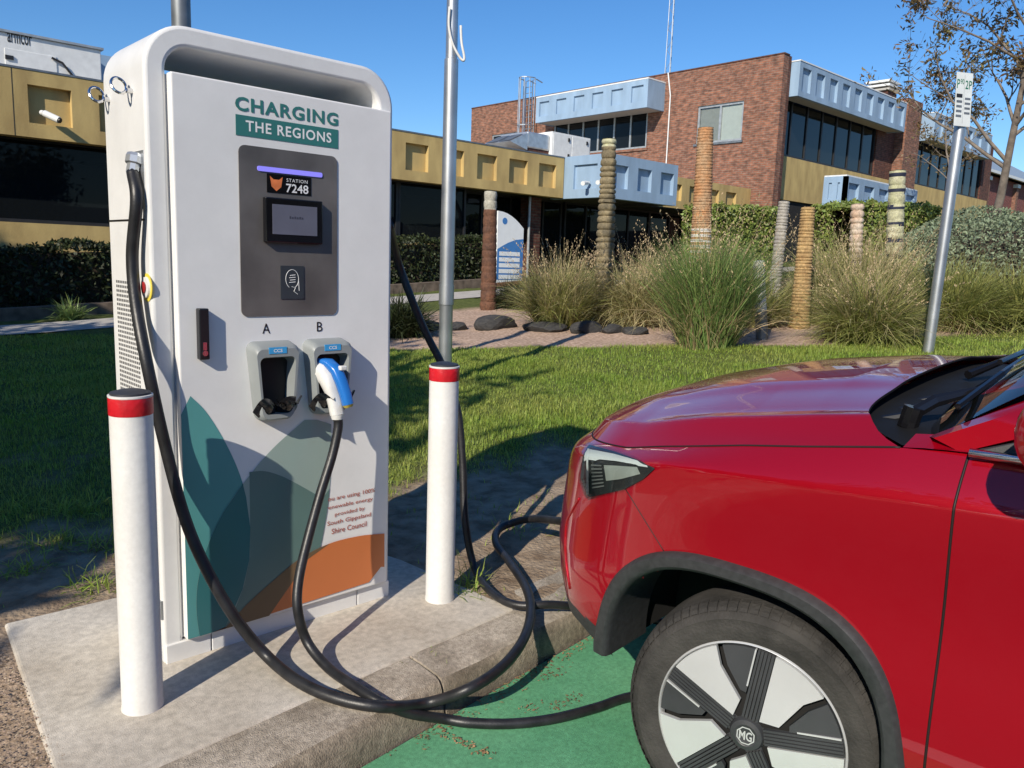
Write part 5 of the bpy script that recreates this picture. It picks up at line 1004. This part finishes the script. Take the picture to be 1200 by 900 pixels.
# information board at the entrance
ib = thing('information_board', 'blue and white information board standing by the entrance behind the brown post', 'sign', (0, 0, 0)); yI = 16.0
b0 = on_y(584, 246, yI); b1 = on_y(612, 318, yI); ib.location = (float(b0[0]), yI, float(terr(b0[0], yI)))
bx0, bx1, bz0, bz1 = float(b0[0]), float(b1[0]), float(terr(b0[0], yI)), float(b0[2])
fm('board_blue', (66, 120, 180)); fm('board_white', (225, 228, 228)); fm('board_green', (70, 150, 130)); fm('board_brown', (150, 110, 80))
crv = [(bx0, bz1 - .02)] + [(bx0 + (bx1 - bx0) * t, bz1 - .02 - .42 * t ** 2) for t in np.linspace(.2, 1, 6)] + [(bx1, bz0), (bx0, bz0)]
m_ = MB(); m_.prism(crv[::-1], 1, yI, yI + .05); m_.build('board', MATS['board_white'], ib)
zm = bz0 + .62 * (bz1 - bz0); m_ = MB(); m_.add([(bx0, yI - .003, bz0 + .2)] + [(bx1, yI - .003, bz0 + .2), (bx1, yI - .003, zm + .05)] + [(bx0 + (bx1 - bx0) * t, yI - .003, zm - .25 + .30 * math.sin(1.6 * t)) for t in (.7, .4, .2, 0)], [tuple(range(7))]); m_.build('board_film', MATS['board_blue'], ib)
m_ = MB(); m_.add([(bx0, yI - .003, bz0), (bx1, yI - .003, bz0), (bx1, yI - .003, bz0 + .19), (bx0, yI - .003, bz0 + .12)], [(0, 1, 2, 3)]); m_.build('board_film', MATS['board_brown'], ib)
for k in range(5):
    z = zm - .42 - .155 * k; m_ = MB(); m_.box((bx0 + .08, yI - .006, z), (bx1 - .12, yI - .001, z + .11)); m_.build('board_row', MATS['board_white'], ib)
m_ = MB(); m_.lathe([(.09, 0), (.09, .004)], (bx0 + .25, yI, zm + .50), 12, (0, -1, 0)); m_.build('board_emblem', MATS['board_blue'], ib)
# white timber stump and the carved palm-like poles
def carve(name, label, base, top, w0, w1, pitch, amp, ml, bands=None, seg=18, flare=0.0, cat='carved pole'):
    """pole between two sight points; w0, w1 widths in pixels at the foot and head"""
    b = on_ground(*base); v_ = RW[:, 2] * np.array([1, 1, 0]); t_ = on_plane(top[0], top[1], v_, v_ @ np.array([b[0], b[1], 0])); Dz = proj(b)[2]
    ax = Vector(t_ - b); H_ = ax.length; r0, r1 = w0 * Dz / FPX / 2, w1 * Dz / FPX / 2; prof = []; mi = []
    n = max(6, int(H_ / pitch)); prof.append((r0 * (1 + flare), -.15)); pr_ = random.Random(len(label))
    hs = np.cumsum([pr_.uniform(.7, 1.3) for _ in range(n)]); hs = hs / hs[-1] * H_
    h0 = 0
    for k in range(n):
        qq = pr_.uniform(.5, 1.4)
        for f, a in ((.0, -amp), (.25, amp * .8), (.6, amp), (.9, .1 * amp), (.97, -amp)):
            h = h0 + (hs[k] - h0) * f; r = r0 + (r1 - r0) * h / H_ + r0 * flare * math.exp(-h / .25); prof.append((max(.005, r * (1 + a * qq)), h))
        h0 = hs[k]
    prof.append((r1 * 1.03, H_)); prof.append((r1 * .4, H_ + .008))
    t = thing(name, label, cat, b, 'carved timber poles in the garden bed')
    m_ = MB(); m_.lathe(prof, b, seg, ax, .03); o = m_.build('shaft', ml, t, smooth=50)
    if bands:
        o.data.polygons.foreach_set('material_index', [bands((p.center.z + t.location.z - b[2]) / H_) for p in o.data.polygons])
    return t
mat('wood_brown', (.17, .075, .04), rough=.85, speck=24, speck_amt=.45, bump=.5, bscale=60, col2=(.09, .045, .03), nscale=5, detail=8); mat('wood_dark', (.34, .27, .15), rough=.85, speck=24, speck_amt=.45, bump=.5, bscale=60, col2=(.10, .085, .055), nscale=4, detail=8); mat('wood_orange', (.48, .22, .085), rough=.8, speck=24, speck_amt=.45, bump=.5, bscale=60, col2=(.42, .29, .17), nscale=4, detail=8)
mat('wood_grey', (.45, .42, .36), rough=.9, speck=24, speck_amt=.45, bump=.5, bscale=60, col2=(.26, .24, .22), nscale=6); mat('rope_tan', (.50, .34, .15), rough=.9, speck=24, speck_amt=.45, bump=.5, bscale=60, col2=(.34, .21, .09), nscale=7); mat('wood_pink', (.52, .36, .25), rough=.85, speck=24, speck_amt=.45, bump=.5, bscale=60, col2=(.60, .52, .42), nscale=5); mat('wood_cream', (.55, .52, .36), rough=.8, speck=24, speck_amt=.45, bump=.5, bscale=60, col2=(.40, .40, .22), nscale=6); mat('paint_navy', (.02, .025, .05), rough=.7); mat('wood_pale', (.42, .40, .33), rough=.9, speck=24, speck_amt=.45, bump=.5, bscale=60); mat('paint_white', (.62, .60, .55), rough=.85, var=.1)
carve('carved_pole', 'reddish brown carved pole with a pale head, by the information board', (572, 363), (575, 224), 19, 14, .16, .05, [MATS['wood_brown'], MATS['wood_pale']], lambda f: 1 if f > .84 else 0)
carve('carved_pole', 'dark ringed pole like a palm trunk, left of the tall orange pole', (706, 380), (714, 163), 24, 15, .10, .10, [MATS['wood_dark'], MATS['wood_cream']], lambda f: 1 if f > .96 else 0, flare=.15)
carve('carved_pole', 'tallest carved pole, orange and white with fine rings, behind the biggest green grass clump', (817, 376), (827, 150), 27, 17, .045, .035, [MATS['wood_orange'], MATS['paint_white']], lambda f: 1 if f < .5 and int(f * 70) % 2 else 0, flare=.1)
carve('carved_pole', 'grey weathered pole beside the tan rope-like pole', (903, 380), (919, 236), 14, 12, .05, .06, MATS['wood_grey'])
carve('carved_pole', 'tan pole with fine rope-like rings rising from the bark mulch', (936, 384), (947, 243), 22, 15, .05, .06, MATS['rope_tan'], flare=.1)
carve('carved_pole', 'pale pink pole with knobbly rings, in front of the low blue canopy', (999, 375), (1005, 239), 16, 13, .10, .11, MATS['wood_pink'])
carve('carved_pole', 'cream pole with dark navy bands, in front of the hedge by the blue canopy', (1044, 372), (1052, 200), 20, 17, .12, .04, [MATS['wood_cream'], MATS['paint_navy']], lambda f: 1 if (f * 9.2) % 1 > .80 else 0)
st0 = carve('marker_post', 'short grey timber stump with a dark lower end, behind the biggest green grass clump', (893, 398), (889, 306), 14, 13, 1.4, .0, [MATS['paint_white'], MATS['dull_steel']], lambda f: 1 if f < .35 else 0, cat='post'); del st0['group']  # dark lower third paints in the shadow of the grass clump
# boulders edging the bed
mat('basalt', (.06, .058, .055), rough=.9, col2=(.028, .028, .03), nscale=5, bump=.5, bscale=12)
def boulder(px, py, wpx, hpx, seed, label):
    b = on_ground(px, py); Dz = proj(b)[2]; a, h = wpx * Dz / FPX / 2, hpx * Dz / FPX; r = random.Random(seed); bm = bmesh.new(); bmesh.ops.create_icosphere(bm, subdivisions=3, radius=1)
    pl_ = [(Vector((r.gauss(0, 1), r.gauss(0, 1), r.gauss(0, .7))).normalized(), r.uniform(.62, .9)) for _ in range(11)]
    for v in bm.verts:
        for n, d in pl_:
            e = v.co.dot(n) - d
            if e > 0: v.co -= n * e * .9
    me = bpy.data.meshes.new('boulder'); bm.to_mesh(me); bm.free(); me.materials.append(MATS['basalt']); o = bpy.data.objects.new('boulder', me); SC.collection.objects.link(o)
    o.scale = (a * 1.05, a * .8, h * .6); o.location = (b[0] + .15, b[1] + .3, b[2] + h * .24); o.rotation_euler = (0, 0, r.uniform(-.5, .2)); tag(o, label, 'boulder', 'basalt boulders edging the garden bed')
boulder(587, 388, 58, 21, 1, 'rounded dark boulder in front of the reddish brown pole'); boulder(648, 390, 62, 13, 2, 'long flat dark boulder left of the dark ringed pole'); boulder(697, 393, 42, 19, 3, 'dark boulder at the foot of the dark ringed pole')
boulder(727, 394, 34, 15, 4, 'small boulder just right of the dark ringed pole'); boulder(757, 394, 40, 12, 5, 'flat grey boulder beside the biggest green grass clump'); boulder(540, 389, 36, 12, 6, 'low boulder seen to the right of the flagpole'); boulder(498, 390, 54, 20, 8, 'dark boulder between the charger and the flagpole')

# ------------------------------------------------------------------ planting
mat('hedge_dark', (.032, .045, .014), rough=.55, island=.5, trans=.15); mat('hedge_green', (.21, .265, .06), rough=.5, island=.45, trans=.2); mat('bush_silver', (.20, .25, .15), rough=.6, island=.5, trans=.15); mat('twig', (.05, .035, .022), rough=.9)
def hedge(name, label, x0, x1, y0, y1, h, n, size, m, base=None, group=None, wob=.06):
    t = thing(name, label, 'hedge', ((x0 + x1) / 2, (y0 + y1) / 2, float(terr((x0 + x1) / 2, (y0 + y1) / 2))), group)
    u = rng.uniform(size=(n, 3)); s = rng.integers(0, 10, n); P = np.empty((n, 3)); P[:, 0] = x0 + (x1 - x0) * u[:, 0]; P[:, 1] = y0 + (y1 - y0) * u[:, 1]; P[:, 2] = h * u[:, 2]
    P[s < 5, 1] = y0 + .10 * u[s < 5, 1] ** 2; P[(s >= 5) & (s < 8), 2] = h - .10 * u[(s >= 5) & (s < 8), 2]; k = s == 8; P[k, 0] = np.where(u[k, 1] > .5, x0, x1)
    P[:, 2] += wob * (np.sin(3.1 * P[:, 0]) + .6 * np.sin(7.7 * P[:, 0] + P[:, 1])) * (P[:, 2] / h); P[:, 1] += wob * np.sin(4.3 * P[:, 0] + 3 * P[:, 2]); P += rng.normal(0, .03, P.shape); P[:, 2] += terr(P[:, 0], P[:, 1])
    V, F = leaves(P, size, .5, .3); arrmesh('foliage', V, F, m, t)
    m_ = MB(); xx = np.linspace(x0 + .1, x1 - .1, 12); a, b = y0 + .16, y1 - .1; m_.grid([[(x, a, float(terr(x, a))) for x in xx], [(x, a, float(terr(x, a)) + h - .16) for x in xx], [(x, b, float(terr(x, b)) + h - .16) for x in xx], [(x, b, float(terr(x, b))) for x in xx]]); m_.build('stems', MATS['twig'], t)
hedge('hedge', 'long dark clipped hedge in front of the yellow office wing', -3, 15.2, 17.0, 17.95, 1.30, 26000, .055, MATS['hedge_dark'])
h1a, h1b = on_y(838, 245, 14.6), on_y(905, 248, 14.6); hh = (float(h1a[2]) + float(h1b[2])) / 2 - float(terr(h1a[0], 14.6))
hedge('hedge', 'tall green clipped hedge between the tallest orange pole and the grey pole', float(h1a[0]), float(h1b[0]) + .6, 14.6, 15.8, hh, 11000, .075, MATS['hedge_green'], group='green clipped hedges')
h2a, h2b = on_y(1008, 238, 10.5), on_y(1102, 240, 10.5); hh = float(h2a[2]) - float(terr(h2a[0], 10.5))
hedge('hedge', 'green clipped hedge under the low blue canopy, around the striped pole', float(h2a[0]), float(h2b[0]), 10.5, 12.0, hh, 13000, .08, MATS['hedge_green'], group='green clipped hedges')
def bush(name, label, c, r, n, size, m, cat='shrub'):
    t = thing(name, label, cat, c); d = rng.normal(size=(n, 3)); d /= np.linalg.norm(d, axis=1)[:, None]; d[:, 2] = np.abs(d[:, 2]); f = 1 - .25 * rng.uniform(size=(n, 1)) ** 2
    f *= 1 + .07 * np.sin(5 * d[:, :1] + 3 * d[:, 1:2]) + .05 * np.sin(9 * d[:, 1:2] + 6 * d[:, 2:]); P = np.array(c) + d * np.array(r) * f
    V, F = leaves(P, size, .45, .4); arrmesh('foliage', V, F, m, t); m_ = MB(); bm = bmesh.new(); bmesh.ops.create_icosphere(bm, subdivisions=3, radius=1)
    m_.add([(c[0] + v.co.x * r[0] * .8, c[1] + v.co.y * r[1] * .8, c[2] + v.co.z * r[2] * .8) for v in bm.verts], [tuple(v.index for v in f_.verts) for f_ in bm.faces]); bm.free(); m_.build('stems', MATS['twig'], t)
cb_ = on_ground(1185, 345); bush('flowering_shrub', 'wide silver green shrub flecked with white flowers at the right edge', (24.5, 6.9, float(terr(24.5, 6.9)) + .2), (3.3, 2.8, 1.75), 24000, .05, MATS['bush_silver'])
# ornamental grasses: arching blades
mat('grass_green', (.20, .285, .085), rough=.5, island=.45, trans=.25); mat('grass_straw', (.46, .36, .19), rough=.7, island=.35, trans=.2); mat('grass_olive', (.30, .315, .09), rough=.55, island=.45, trans=.25); mat('grass_buff', (.42, .37, .18), rough=.7, island=.45, trans=.2); mat('flower_spike', (.42, .32, .19), rough=.8, island=.3)
def blades(base, n, L, spread, wid, arch, seed, rad, lean=(0, 0), segs=5):
    g = np.random.default_rng(seed); az = g.uniform(0, 2 * np.pi, n); r0 = rad * np.sqrt(g.uniform(size=n)); az0 = g.uniform(0, 2 * np.pi, n); tilt = spread * g.uniform(size=n) ** .8; Ln = L * g.uniform(.55, 1.08, n)
    px_ = base[0] + r0 * np.cos(az0); py_ = base[1] + r0 * np.sin(az0); o = np.stack([px_, py_, terr(px_, py_) - .02], 1); hd = np.stack([np.cos(az), np.sin(az), 0 * az], 1); hd[:, 0] += lean[0]; hd[:, 1] += lean[1]
    sd = np.stack([-np.sin(az), np.cos(az), 0 * az], 1); V = []; p = o.copy(); ang = tilt.copy(); cur = arch * g.uniform(.1, 2.1, n); drift = g.normal(0, .22, n)
    trail = []
    sdw = sd + .3 * g.normal(size=sd.shape)
    for k in range(segs + 1):
        w_ = wid * (1 - (k / segs) ** 1.5) * .5 + .0004; V += [p - sdw * w_, p + sdw * w_]; trail.append(p)
        az = az + drift * (k > 0); hd = np.stack([np.cos(az) + lean[0], np.sin(az) + lean[1], 0 * az], 1)
        ang = np.minimum(ang + cur / segs * (1 if k < segs - 2 else 1.7), 2.6); st = (Ln / segs)[:, None]; p = p + (hd * np.sin(ang)[:, None] + np.array([0, 0, 1]) * np.cos(ang)[:, None]) * st
    V = np.stack(V, 1); m = V.shape[1]; F = np.array([(2 * k, 2 * k + 1, 2 * k + 3, 2 * k + 2) for k in range(segs)]); return V.reshape(-1, 3), (F[None] + (np.arange(n) * m)[:, None, None]).reshape(-1, 4), (trail[-1], trail[-2])
def clump(label, px, py, wpx, hpx, layers, seed, rad=.3):
    b = on_ground(px, py); Dz = proj(b)[2]; H_ = 1.06 * hpx * Dz / FPX; W_ = wpx * Dz / FPX; b = b + np.array([.35 * rad * RW[0, 2], .35 * rad * RW[1, 2], 0]) * 1.5
    t = thing('grass_clump', label, 'ornamental grass', b, 'ornamental grass clumps in the garden bed')
    for i, (nm, m, n, lf, spread, wid, arch) in enumerate(layers):
        V, F, tip = blades(b, int(n * 1.5), H_ * lf, spread, wid * 1.25, arch, seed + i, rad * W_); o = arrmesh(nm, V, F, m, t)
        if nm == 'flower_stems':
            q = tip[0][:, None, :] + (tip[1] - tip[0])[:, None, :] * np.linspace(0, .8, 10)[None, :, None] + np.random.default_rng(seed).normal(0, .007, (len(tip[0]), 10, 3))
            V2, F2 = leaves(q.reshape(-1, 3), .018, .35, 1.6); arrmesh('flower_spikes', V2, F2, MATS['flower_spike'], t, kind='stuff')
G1, G2, G3, G4 = MATS['grass_green'], MATS['grass_straw'], MATS['grass_olive'], MATS['grass_buff']
clump('biggest green grass clump with straw stems, in front of the tallest orange pole', 830, 408, 132, 130, [('leaf_blades', G1, 2600, 1.0, .42, .010, .36), ('dry_blades', G2, 500, .9, .7, .008, .6), ('flower_stems', G2, 130, 1.25, .45, .005, .25)], 1, .24)
clump('tan and olive grass clump left of the dark ringed pole', 655, 384, 95, 88, [('leaf_blades', G3, 1300, .95, .75, .010, .6), ('dry_blades', G4, 1300, 1.0, .7, .010, .5), ('flower_stems', G2, 120, 1.2, .5, .005, .3)], 11, .26)
clump('dry buff grass clump between the dark ringed pole and the biggest green clump', 752, 382, 95, 92, [('leaf_blades', G3, 700, .8, .7, .010, .6), ('dry_blades', G4, 2000, 1.0, .8, .010, .8), ('flower_stems', G2, 160, 1.18, .6, .005, .4)], 21, .28)
clump('spreading olive grass clump with buff top, left of the parking sign', 1018, 402, 150, 108, [('leaf_blades', G3, 2400, .85, 1.0, .010, .7), ('dry_blades', G4, 900, 1.0, .8, .008, .6), ('flower_stems', G2, 110, 1.1, .6, .005, .3)], 31, .16)
clump('dry buff grass mass behind the spreading olive clump, around the pink pole', 1010, 376, 150, 112, [('leaf_blades', G3, 1500, .9, .7, .011, .6), ('dry_blades', G4, 1700, 1.0, .75, .011, .7), ('flower_stems', G2, 120, 1.12, .5, .006, .3)], 41, .34)
clump('olive grass clump right behind the parking sign post', 1122, 388, 110, 92, [('leaf_blades', G3, 2600, 1.0, .85, .011, .6), ('dry_blades', G2, 500, .8, 1.1, .009, .8)], 51, .22)
clump('broad bladed yellow green grass clump at the right edge of the garden', 1196, 386, 110, 78, [('leaf_blades', G3, 1600, 1.05, 1.0, .026, .8), ('dry_blades', G2, 200, .8, 1.1, .012, .8)], 61, .22)
clump('small dark grass clump beside the information board', 603, 362, 50, 42, [('leaf_blades', MATS['hedge_dark'], 1300, 1.05, .9, .010, .8)], 71, .3)
clump('dark strappy plant between the charger and the flagpole', 470, 396, 60, 60, [('leaf_blades', MATS['hedge_dark'], 700, 1.0, .9, .022, .7)], 81, .25)
clump('low olive tuft behind the grey pole', 890, 384, 60, 66, [('leaf_blades', G3, 700, 1.0, .8, .012, .6), ('dry_blades', G4, 500, 1.0, .8, .01, .7)], 91, .3)
clump('pale strappy tuft on the timber edging left of the charger', 78, 377, 34, 32, [('leaf_blades', G1, 160, 1.0, .7, .02, .7)], 101, .25)
clump('low dry grass clump between the dark ringed pole and the tan grass', 690, 374, 80, 66, [('leaf_blades', G3, 500, .9, .8, .011, .6), ('dry_blades', G4, 1000, 1.0, .8, .011, .7)], 121, .3)
clump('dry grass clump behind the biggest green clump, beside its pole', 800, 376, 110, 84, [('leaf_blades', G3, 500, .9, .8, .011, .6), ('dry_blades', G4, 1500, 1.0, .8, .011, .7), ('flower_stems', G2, 90, 1.15, .6, .005, .4)], 131, .35)
clump('green and buff grass clump behind the timber stump', 872, 366, 90, 62, [('leaf_blades', G3, 1200, .9, .8, .012, .6), ('dry_blades', G4, 700, 1.0, .8, .011, .7)], 141, .35)
clump('dry grass clump between the tan pole and the olive clump', 960, 378, 70, 84, [('leaf_blades', G3, 700, .9, .8, .011, .6), ('dry_blades', G4, 1300, 1.0, .8, .011, .7)], 111, .3)
# lawn blades
mat('lawn_blade', (.25, .37, .05), rough=.55, island=.38, trans=.42, col2=(.36, .41, .09), nscale=1.1)
def lawn(n, xr_, yr_, wid, hgt):
    x = rng.uniform(*xr_, n); y = rng.uniform(*yr_, n); inb = (y > kt(x) + .12) & (y < np.minimum(ym(x) - .03, 13.7)) & ~((x > .46) & (x < 2.06) & (y < 3.24)) & (x > -2); d = bare_mask(x, y)
    keep = inb & (rng.uniform(size=n) > np.clip(d * 1.04, 0, .985)) & ~((x < .8) & (y < 3.3)); x, y = x[keep], y[keep]; k = len(x)
    h = hgt * rng.uniform(.5, 1.3, k) * (1 + .25 * noise2(x * 2, y * 2)); az = rng.uniform(0, 6.28, k); tl_ = rng.uniform(0, .6, k); z = terr(x, y) + .012 * noise2(x * 3, y * 3) - .006
    o = np.stack([x, y, z], 1); s = np.stack([np.cos(az), np.sin(az), 0 * az], 1) * (wid * rng.uniform(.7, 1.3, k))[:, None]; f = np.stack([-np.sin(az), np.cos(az), 0 * az], 1); u_ = np.array([0, 0, 1.0])
    m1 = o + (f * np.sin(tl_)[:, None] + u_ * np.cos(tl_)[:, None]) * (h * .55)[:, None]; t2 = np.minimum(tl_ * 2 + .25, 1.5); tp = m1 + (f * np.sin(t2)[:, None] + u_ * np.cos(t2)[:, None]) * (h * .5)[:, None]
    V = np.stack([o - s, o + s, m1 + s * .7, m1 - s * .7, tp, tp], 1)[:, :5]; F = np.array([(0, 1, 2), (0, 2, 3), (3, 2, 4)])[None] + (np.arange(k) * 5)[:, None, None]; return V.reshape(-1, 3), F.reshape(-1, 3)
parts_ = [lawn(150000, (-2, 6.5), (2.2, 7.5), .0021, .045), lawn(130000, (2, 12), (3, 9.5), .0034, .05), lawn(90000, (-2, 8), (7, 13.7), .005, .055), lawn(60000, (9, 26), (1, 6), .005, .055)]
V = np.concatenate([p[0] for p in parts_]); off_ = np.cumsum([0] + [len(p[0]) for p in parts_[:-1]]); F = np.concatenate([p[1] + o for p, o in zip(parts_, off_)])
arrmesh('lawn_grass', V, F, MATS['lawn_blade'], kind='stuff')
# weeds and tufts on the bare ground near the cable
tv, tf, nn = [], [], 0
for (px, py, n, L_, wd) in ((545, 690, 90, .16, .004), (600, 620, 60, .10, .004), (470, 560, 120, .10, .004), (622, 600, 50, .09, .004), (690, 590, 40, .07, .004), (660, 620, 40, .08, .004), (470, 545, 60, .12, .004), (494, 775, 26, .05, .003), (110, 690, 90, .14, .005), (60, 640, 140, .16, .005), (90, 600, 160, .16, .005), (30, 670, 120, .13, .005), (125, 640, 90, .18, .005), (20, 600, 120, .15, .005), (650, 705, 30, .06, .003)):
    b = on_ground(px, py); V, F, _t = blades(b, n, L_, .9, wd, .8, px, .10, segs=3); tv.append(V); tf.append(F + nn); nn += len(V)
arrmesh('weeds', np.concatenate(tv), np.concatenate(tf), MATS['lawn_blade'], kind='stuff')

# ------------------------------------------------------------------ trees
mat('bark_grey', (.24, .20, .16), rough=.95, col2=(.13, .105, .085), nscale=6, bump=.5, bscale=20); mat('leaf_olive', (.13, .12, .05), rough=.5, island=.5, trans=.25, col2=(.17, .10, .04), nscale=.8); mat('leaf_shade', (.05, .085, .025), rough=.55, island=.4)
def tree(label, base, top, r0, H_, leafm, seed, n_main=9, leaf=.06, per=26, spread=1.0, depth=3, first=.3, cat='tree', name='tree', dens=1.0, bias=(0, 0, 0)):
    rd = random.Random(seed); t = thing(name, label, cat, base); tr = MB(); tips = []
    def limb(p, d, L_, r, lev):
        pts = [Vector(p)]; dd = Vector(d).normalized(); k = 5 if lev < 2 else 4
        for i in range(k):
            dd = (dd + Vector((rd.gauss(0, .16), rd.gauss(0, .16), rd.gauss(.03, .12))) + Vector(bias) * .03).normalized(); pts.append(pts[-1] + dd * L_ / k)
        tr.tube(pts, [max(.004, r * (1 - .72 * i / k)) for i in range(k + 1)], 8 if lev == 0 else 5, cap=False)
        if lev >= depth: tips.extend(pts[2:]); return
        for i in range(rd.randint(3, 5) if lev else n_main):
            f = rd.uniform(first if lev == 0 else .3, 1.0); q = pts[min(k - 1, int(f * k))].lerp(pts[min(k, int(f * k) + 1)], (f * k) % 1); a = rd.uniform(0, 6.28)
            nd = Vector((math.cos(a), math.sin(a), rd.uniform(.0, .9))) * spread + dd * .7; limb(q, nd, L_ * rd.uniform(.38, .62) * (.9 if lev else .8), r * (1 - .72 * f) * .6, lev + 1)
        if lev: tips.append(pts[-1])
    limb(base, Vector(top) - Vector(base), H_, r0, 0)
    tr.build('trunk', MATS['bark_grey'], t, smooth=True)
    T_ = np.array([tuple(p) for p in tips]); T_ = T_[rng.uniform(size=len(T_)) < dens]; P = np.repeat(T_, per, 0) + rng.normal(0, leaf * (1.7 if leaf < .1 else 2.6), (len(T_) * per, 3)) - np.array([0, 0, leaf * .8]); V, F = leaves(P, leaf, .32, -.3); arrmesh('crown', V, F, leafm, t); return t
tb = (23.5, 7.9, float(terr(23.5, 7.9))); q = proj(tb); q2 = on_plane(1188, 20, RW[:, 2] * np.array([1, 1, 0]), (RW[:, 2] * np.array([1, 1, 0])) @ np.array([tb[0], tb[1], 0]))
tb = on_plane(1158, 290, (0, 1, 0), 7.0); tb = np.array([tb[0] * 1.0, 7.0, 0]); 
def at_depth(px, py, d): return CAM + ray(px, py) / FPX * d
b_ = at_depth(1159, 268, 22.0); t_ = at_depth(1192, 40, 22.0); t2_ = b_ + (t_ - b_) * 1.25; b0_ = b_ + (b_ - t_) * .12
tree('sparse olive brown tree leaning right at the right edge, in front of the brick block', tuple(b0_), tuple(t2_), .125, float(np.linalg.norm(t2_ - b0_)), MATS['leaf_olive'], 5, n_main=15, leaf=.08, per=34, depth=3, first=.30, spread=1.15, dens=.42)
b_ = at_depth(1118, 250, 30.0); t_ = at_depth(1128, 165, 30.0)
tree('small brown leaved tree against the yellow band of the brick block', tuple(b_ - (0, 0, .8)), tuple(t_), .07, 4.2, MATS['leaf_olive'], 9, n_main=8, leaf=.085, per=16, depth=2, first=.45, spread=.9, dens=.8)
# broad shade trees on the left of the car park, beyond the frame: their crowns shade the left lawn
for x, y, h, sd_, lb in ((-6.0, 3.2, 5.4, 21, 'broad shade tree beside the lawn, nearest the car park'), (-6.5, 7.4, 7.4, 22, 'tall shade tree in the middle of the row beside the lawn'), (-6.0, 12.2, 6.2, 25, 'tall shade tree beside the lawn, nearest the offices')):
    tree(lb, (x, y, 0), (x + .2, y, h), .26, h * .8, MATS['leaf_shade'], sd_, n_main=26, leaf=.24, per=46, depth=2, first=.30, spread=1.25)
# unseen trees and shop row behind the camera, added for car and window reflections
rowb = thing('unseen_shop_row', 'low grey shop row added unseen behind the photographer for reflections', 'building', (-6, -27, 0))
mb = MB(); wall(mb, 'y', 27.0, -22.0, 24.0, -.13, 4.2, [(-21 + 4.6 * k, -21 + 4.6 * k + 3.6, .5, 2.9) for k in range(10)], .3, 6); mb.v = [(p[0], -p[1], p[2]) for p in mb.v]; raw(mb, 'facade', MATS['soffit'], rowb)
for k in range(10): mb = MB(); mb.box((-21 + 4.6 * k, -27.25, .5), (-21 + 4.6 * k + 3.6, -27.2, 2.9)); mb.build('shop_window', MATS['window_glass'], rowb)
for i, (x, y, h) in enumerate(((-15, -8, 7.5), (-9, -17, 8.5), (1, -21, 8), (11, -19, 7), (-19, -2, 7))):
    tree(('unseen bushy tree added left of the car park, nearest the kerb', 'tall unseen bushy tree added across the car park, left of the shops', 'unseen bushy tree added in front of the middle of the shop row', 'small unseen bushy tree added at the right end of the shop row', 'unseen bushy tree added at the far left of the car park')[i], (x, y, -.13), (x + .3, y, h), .22, h * .8, MATS['leaf_shade'], 40 + i, n_main=16, leaf=.24, per=26, depth=2, first=.25, spread=1.2)
